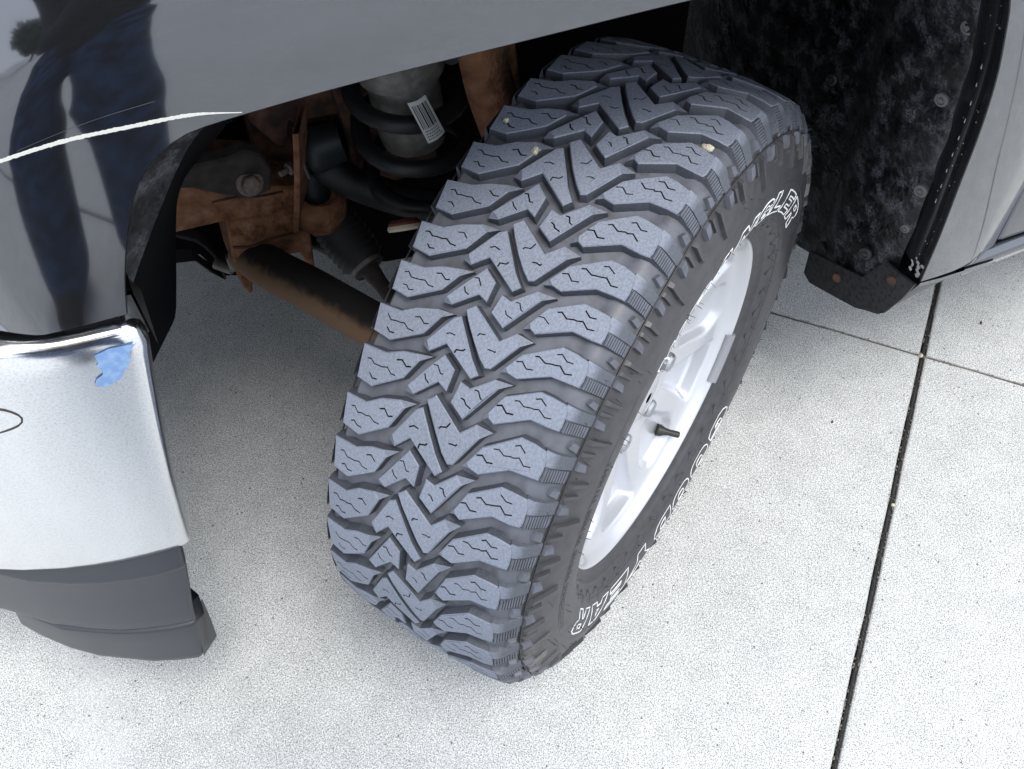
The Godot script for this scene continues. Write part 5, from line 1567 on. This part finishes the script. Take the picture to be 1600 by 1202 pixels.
func build_person() -> void:
	var b := MB.new(); b.use_col = true
	var c := Vector3(-0.60, 0, 1.02)
	var J := func(x: float, y: float, z: float) -> Vector3: return c + Vector3(x, y, z)
	var bones := []
	for s in [-1.0, 1.0]:
		bones.append([J.call(0.11 * s, 0.95, 0.0), J.call(0.115 * s, 0.52, -0.02), 0.118, 0.090, 0])
		bones.append([J.call(0.115 * s, 0.52, -0.02), J.call(0.125 * s, 0.10, 0.02), 0.090, 0.078, 0])
		bones.append([J.call(0.125 * s, 0.05, 0.03), J.call(0.14 * s, 0.04, -0.10), 0.045, 0.038, 3])
		bones.append([J.call(0.04 + 0.12 * s, 1.38, 0.04), J.call(0.04 + 0.19 * s, 1.36, 0.03), 0.075, 0.068, 1])
	bones.append([J.call(0.01, 0.98, 0.0), J.call(0.05, 1.12, 0.0), 0.145, 0.155, 1])
	bones.append([J.call(0.05, 1.12, 0.0), J.call(0.05, 1.34, 0.03), 0.155, 0.150, 1])
	bones.append([J.call(0.0, 1.40, 0.05), J.call(0.0, 1.50, 0.03), 0.055, 0.052, 2])
	bones.append([J.call(0.0, 1.60, 0.02), J.call(0.0, 1.66, 0.03), 0.082, 0.088, 2])
	bones.append([J.call(0.0, 1.54, -0.02), J.call(0.0, 1.56, -0.03), 0.045, 0.05, 2])
	# arms forward to the phone
	bones.append([J.call(0.20, 1.34, 0.02), J.call(0.27, 1.16, -0.10), 0.060, 0.052, 1])
	bones.append([J.call(0.27, 1.16, -0.10), J.call(0.235, 1.36, -0.27), 0.052, 0.038, 1])
	bones.append([J.call(-0.16, 1.34, 0.02), J.call(-0.14, 1.10, -0.12), 0.060, 0.052, 1])
	bones.append([J.call(-0.14, 1.10, -0.12), J.call(0.07, 1.30, -0.25), 0.052, 0.038, 1])
	nets(b, bones, 0.014, 0.05)
	# hands and face on a finer grid
	for h in [[J.call(0.235, 1.37, -0.275), 1.0], [J.call(0.09, 1.315, -0.255), -1.0]]:
		var hb := []
		var w: Vector3 = h[0]; var s: float = h[1]
		hb.append([w, w + Vector3(-0.01 * s, 0.06, -0.015), 0.026, 0.03, 2])
		for f in 4:
			var base := w + Vector3(-0.028 * s + 0.0 + 0.0, 0.045 + 0.018 * f, -0.03)
			hb.append([base, base + Vector3(-0.028 * s, 0.004, -0.012), 0.0095, 0.009, 2])
			hb.append([base + Vector3(-0.028 * s, 0.004, -0.012), base + Vector3(-0.044 * s, 0.006, 0.010), 0.009, 0.008, 2])
		hb.append([w + Vector3(0, 0.03, 0.01), w + Vector3(-0.035 * s, 0.06, 0.03), 0.012, 0.0095, 2])
		nets(b, hb, 0.005, 0.008)
	var hm := std(Color(1, 1, 1), 0.9); hm.vertex_color_use_as_albedo = true
	hm.albedo_texture = noise_tex(41, 0.010, [[0.25, Color(0.45, 0.45, 0.47)], [0.7, Color(1, 1, 1)]], 512, FastNoiseLite.TYPE_SIMPLEX, 5)
	hm.normal_enabled = true; hm.normal_texture = noise_tex(42, 0.012, [], 512, FastNoiseLite.TYPE_SIMPLEX, 4, true, 9.0); hm.normal_scale = 1.0
	tri_map(hm, 0.5)
	var o := put("person", b, hm)
	tag(o, "person in blue jeans and a dark jacket taking the photograph, mirrored in the fender", "person")
	var hr := MB.new(); hr.use_col = true
	nets(hr, [[J.call(0.0, 1.67, 0.05), J.call(0.0, 1.60, 0.09), 0.088, 0.06, 4], [J.call(0.0, 1.72, 0.0), J.call(0.0, 1.72, 0.05), 0.055, 0.06, 4]], 0.012, 0.04)
	put("hair", hr, hm, o)
	var ph := MB.new()
	ph.box(Vector3.ZERO, Vector3(0.16, 0.075, 0.008), Basis(), 0.003)
	var phone := put("smartphone", ph, M.paint_black)
	phone.transform = Transform3D(CAM_B, CAM_P + CAM_B.z * 0.018)
	tag(phone, "black smartphone held sideways in both hands of the person", "smartphone")

func build_tree(at: Vector3, h: float, w: float, label: String) -> void:
	var t := holder("tree")
	t.position = at
	tag(t, label, "tree", "trees along the far edge of the pavement")
	var tb := MB.new()
	tb.tube([Vector3(0, 0, 0), Vector3(0.1, h * 0.3, 0), Vector3(0, h * 0.7, 0.1)], [0.28, 0.2, 0.08], 9)
	for k in 5:
		var a := TAU * k / 5.0 + rng.randf()
		tb.tube([Vector3(0.05, h * 0.35, 0), Vector3(cos(a) * w * 0.3, h * 0.6, sin(a) * w * 0.3)], [0.1, 0.04], 6)
	put("trunk", tb, M.rust_dark, t)
	var cb := MB.new()
	for k in 700:
		var d := Vector3(rng.randfn(), rng.randfn(), rng.randfn()).normalized() * pow(rng.randf(), 0.4)
		var p := Vector3(d.x * w * 0.5, h * 0.62 + d.y * h * 0.38, d.z * w * 0.5)
		var s := rng.randf_range(0.25, 0.5)
		var q := Basis(Vector3(rng.randfn(), rng.randfn(), rng.randfn()).normalized(), rng.randf() * TAU)
		cb.quad(p + q * Vector3(-s, -s, 0), p + q * Vector3(s, -s, 0), p + q * Vector3(s, s, 0), p + q * Vector3(-s, s, 0), q.z)
	put("crown", cb, std(lin(0.05, 0.06, 0.035), 0.9), t)

# ---------------------------------------------------------------- scene
const CAM_P := Vector3(-0.4089691, 1.45722783, 0.67674807)
var CAM_B := Basis(Vector3(0.910969, -0.008998, 0.412376), Vector3(0.340561, 0.58045, -0.739659), Vector3(-0.232708, 0.814246, 0.531837))
func _ready() -> void:
	rng.seed = 20240
	var cam := Camera3D.new()
	cam.name = "camera"
	add_child(cam)
	cam.transform = Transform3D(CAM_B, CAM_P)
	cam.fov = rad_to_deg(2.0 * atan(601.0 / 1599.32))
	cam.near = 0.01; cam.far = 800.0
	cam.current = true
	var env := Environment.new()
	env.background_mode = Environment.BG_SKY
	var psm := ProceduralSkyMaterial.new()
	psm.sky_top_color = Color(0.86, 0.895, 0.945); psm.sky_horizon_color = Color(0.88, 0.90, 0.93); psm.sky_curve = 0.2
	psm.ground_bottom_color = Color(0.5, 0.5, 0.52); psm.ground_horizon_color = Color(0.8, 0.83, 0.86)
	psm.sky_energy_multiplier = 1.0
	psm.sun_angle_max = 1.0
	var sky := Sky.new(); sky.sky_material = psm
	env.sky = sky
	env.tonemap_mode = Environment.TONE_MAPPER_LINEAR
	env.tonemap_exposure = 2.45
	env.sdfgi_enabled = true; env.ssao_enabled = true; env.ssil_enabled = true
	var we := WorldEnvironment.new(); we.environment = env; we.name = "world"
	add_child(we)
	var sun := DirectionalLight3D.new()
	sun.name = "sun"
	sun.light_color = Color(1.0, 0.985, 0.96); sun.light_energy = 0.45; sun.light_angular_distance = 26.0
	sun.shadow_enabled = true
	add_child(sun)
	sun.look_at_from_position(Vector3(0.25, 3.0, 1.2), Vector3.ZERO)
	make_materials()
	build_pavement()
	var truck := holder("pickup_truck")
	tag(truck, "dark grey pickup truck with a chrome bumper and its front wheel turned outwards", "pickup truck")
	build_body(truck)
	build_suspension(truck)
	build_tyre(truck)
	build_rim(truck)
	for q in [[-0.18, 0.757, 0.0]]: pass
	build_small_things()
	build_person()
	var labels := ["broad dark tree at the left end of the far row", "tall dark tree second from the left in the far row", "low wide tree in the middle of the far row", "tall tree right of the middle in the far row", "small round tree at the right end of the far row"]
	for k in 5:
		build_tree(Vector3(-24.0 + k * 9.0, -0.09, 30.0 + 3.0 * sin(k * 2.1)), [5.5, 7.0, 4.0, 6.5, 3.6][k], [6.0, 5.0, 6.5, 5.0, 4.0][k], labels[k])
func build_small_things() -> void:
	# grit caught in the tread
	var put_on := func(s: float, v: float, r: Vector3, label: String, lift: float) -> void:
		pebble(HUB + WB * (tp(s, v).normalized() * (tp(s, v).length() + lift)), r, label, M.stone, "pebble", "pebble", s)
	put_on.call(2.30, 0.0885, Vector3(0.0068, 0.0038, 0.0042), "pale elongated pebble lying against an outer tread lug near the top of the tyre", -0.002)
	put_on.call(3.62, -0.099, Vector3(0.0032, 0.0032, 0.0030), "small white stone chip stuck in a sipe of an inner tread lug", 0.0002)
	put_on.call(4.02, -0.052, Vector3(0.0058, 0.004, 0.0040), "white stone chip wedged at the tip of a small centre tread block", -0.002)
	for q in [[0.465, 0.198, 0.0035, "tiny tan crumb lying in the wide joint between the slabs"], [0.6925, -0.0285, 0.0052, "small tan pebble lying where the two pavement joints cross"]]:
		pebble(Vector3(q[0], 0.001, q[1]), Vector3(q[2], q[2] * 0.7, q[2] * 0.8), q[3], M.stone, "pebble", "pebble")
	pebble(Vector3(0.531, 0.0008, 0.134), Vector3(0.0030, 0.0022, 0.0026), "tiny rusty chip lying in the wide joint above the tan crumb", M.leaf, "chip", "chip")
	for q in [[0.838, -0.043, 0.0042, "small dark seed lying on the slab at the right edge of the picture"], [0.469, 0.024, 0.0034, "small dark seed lying on the slab beside the white rim"]]:
		pebble(Vector3(q[0], 0.0012, q[1]), Vector3(q[2], q[2] * 0.35, q[2] * 0.5), q[3], M.leaf, "seed", "seed", 0.7)
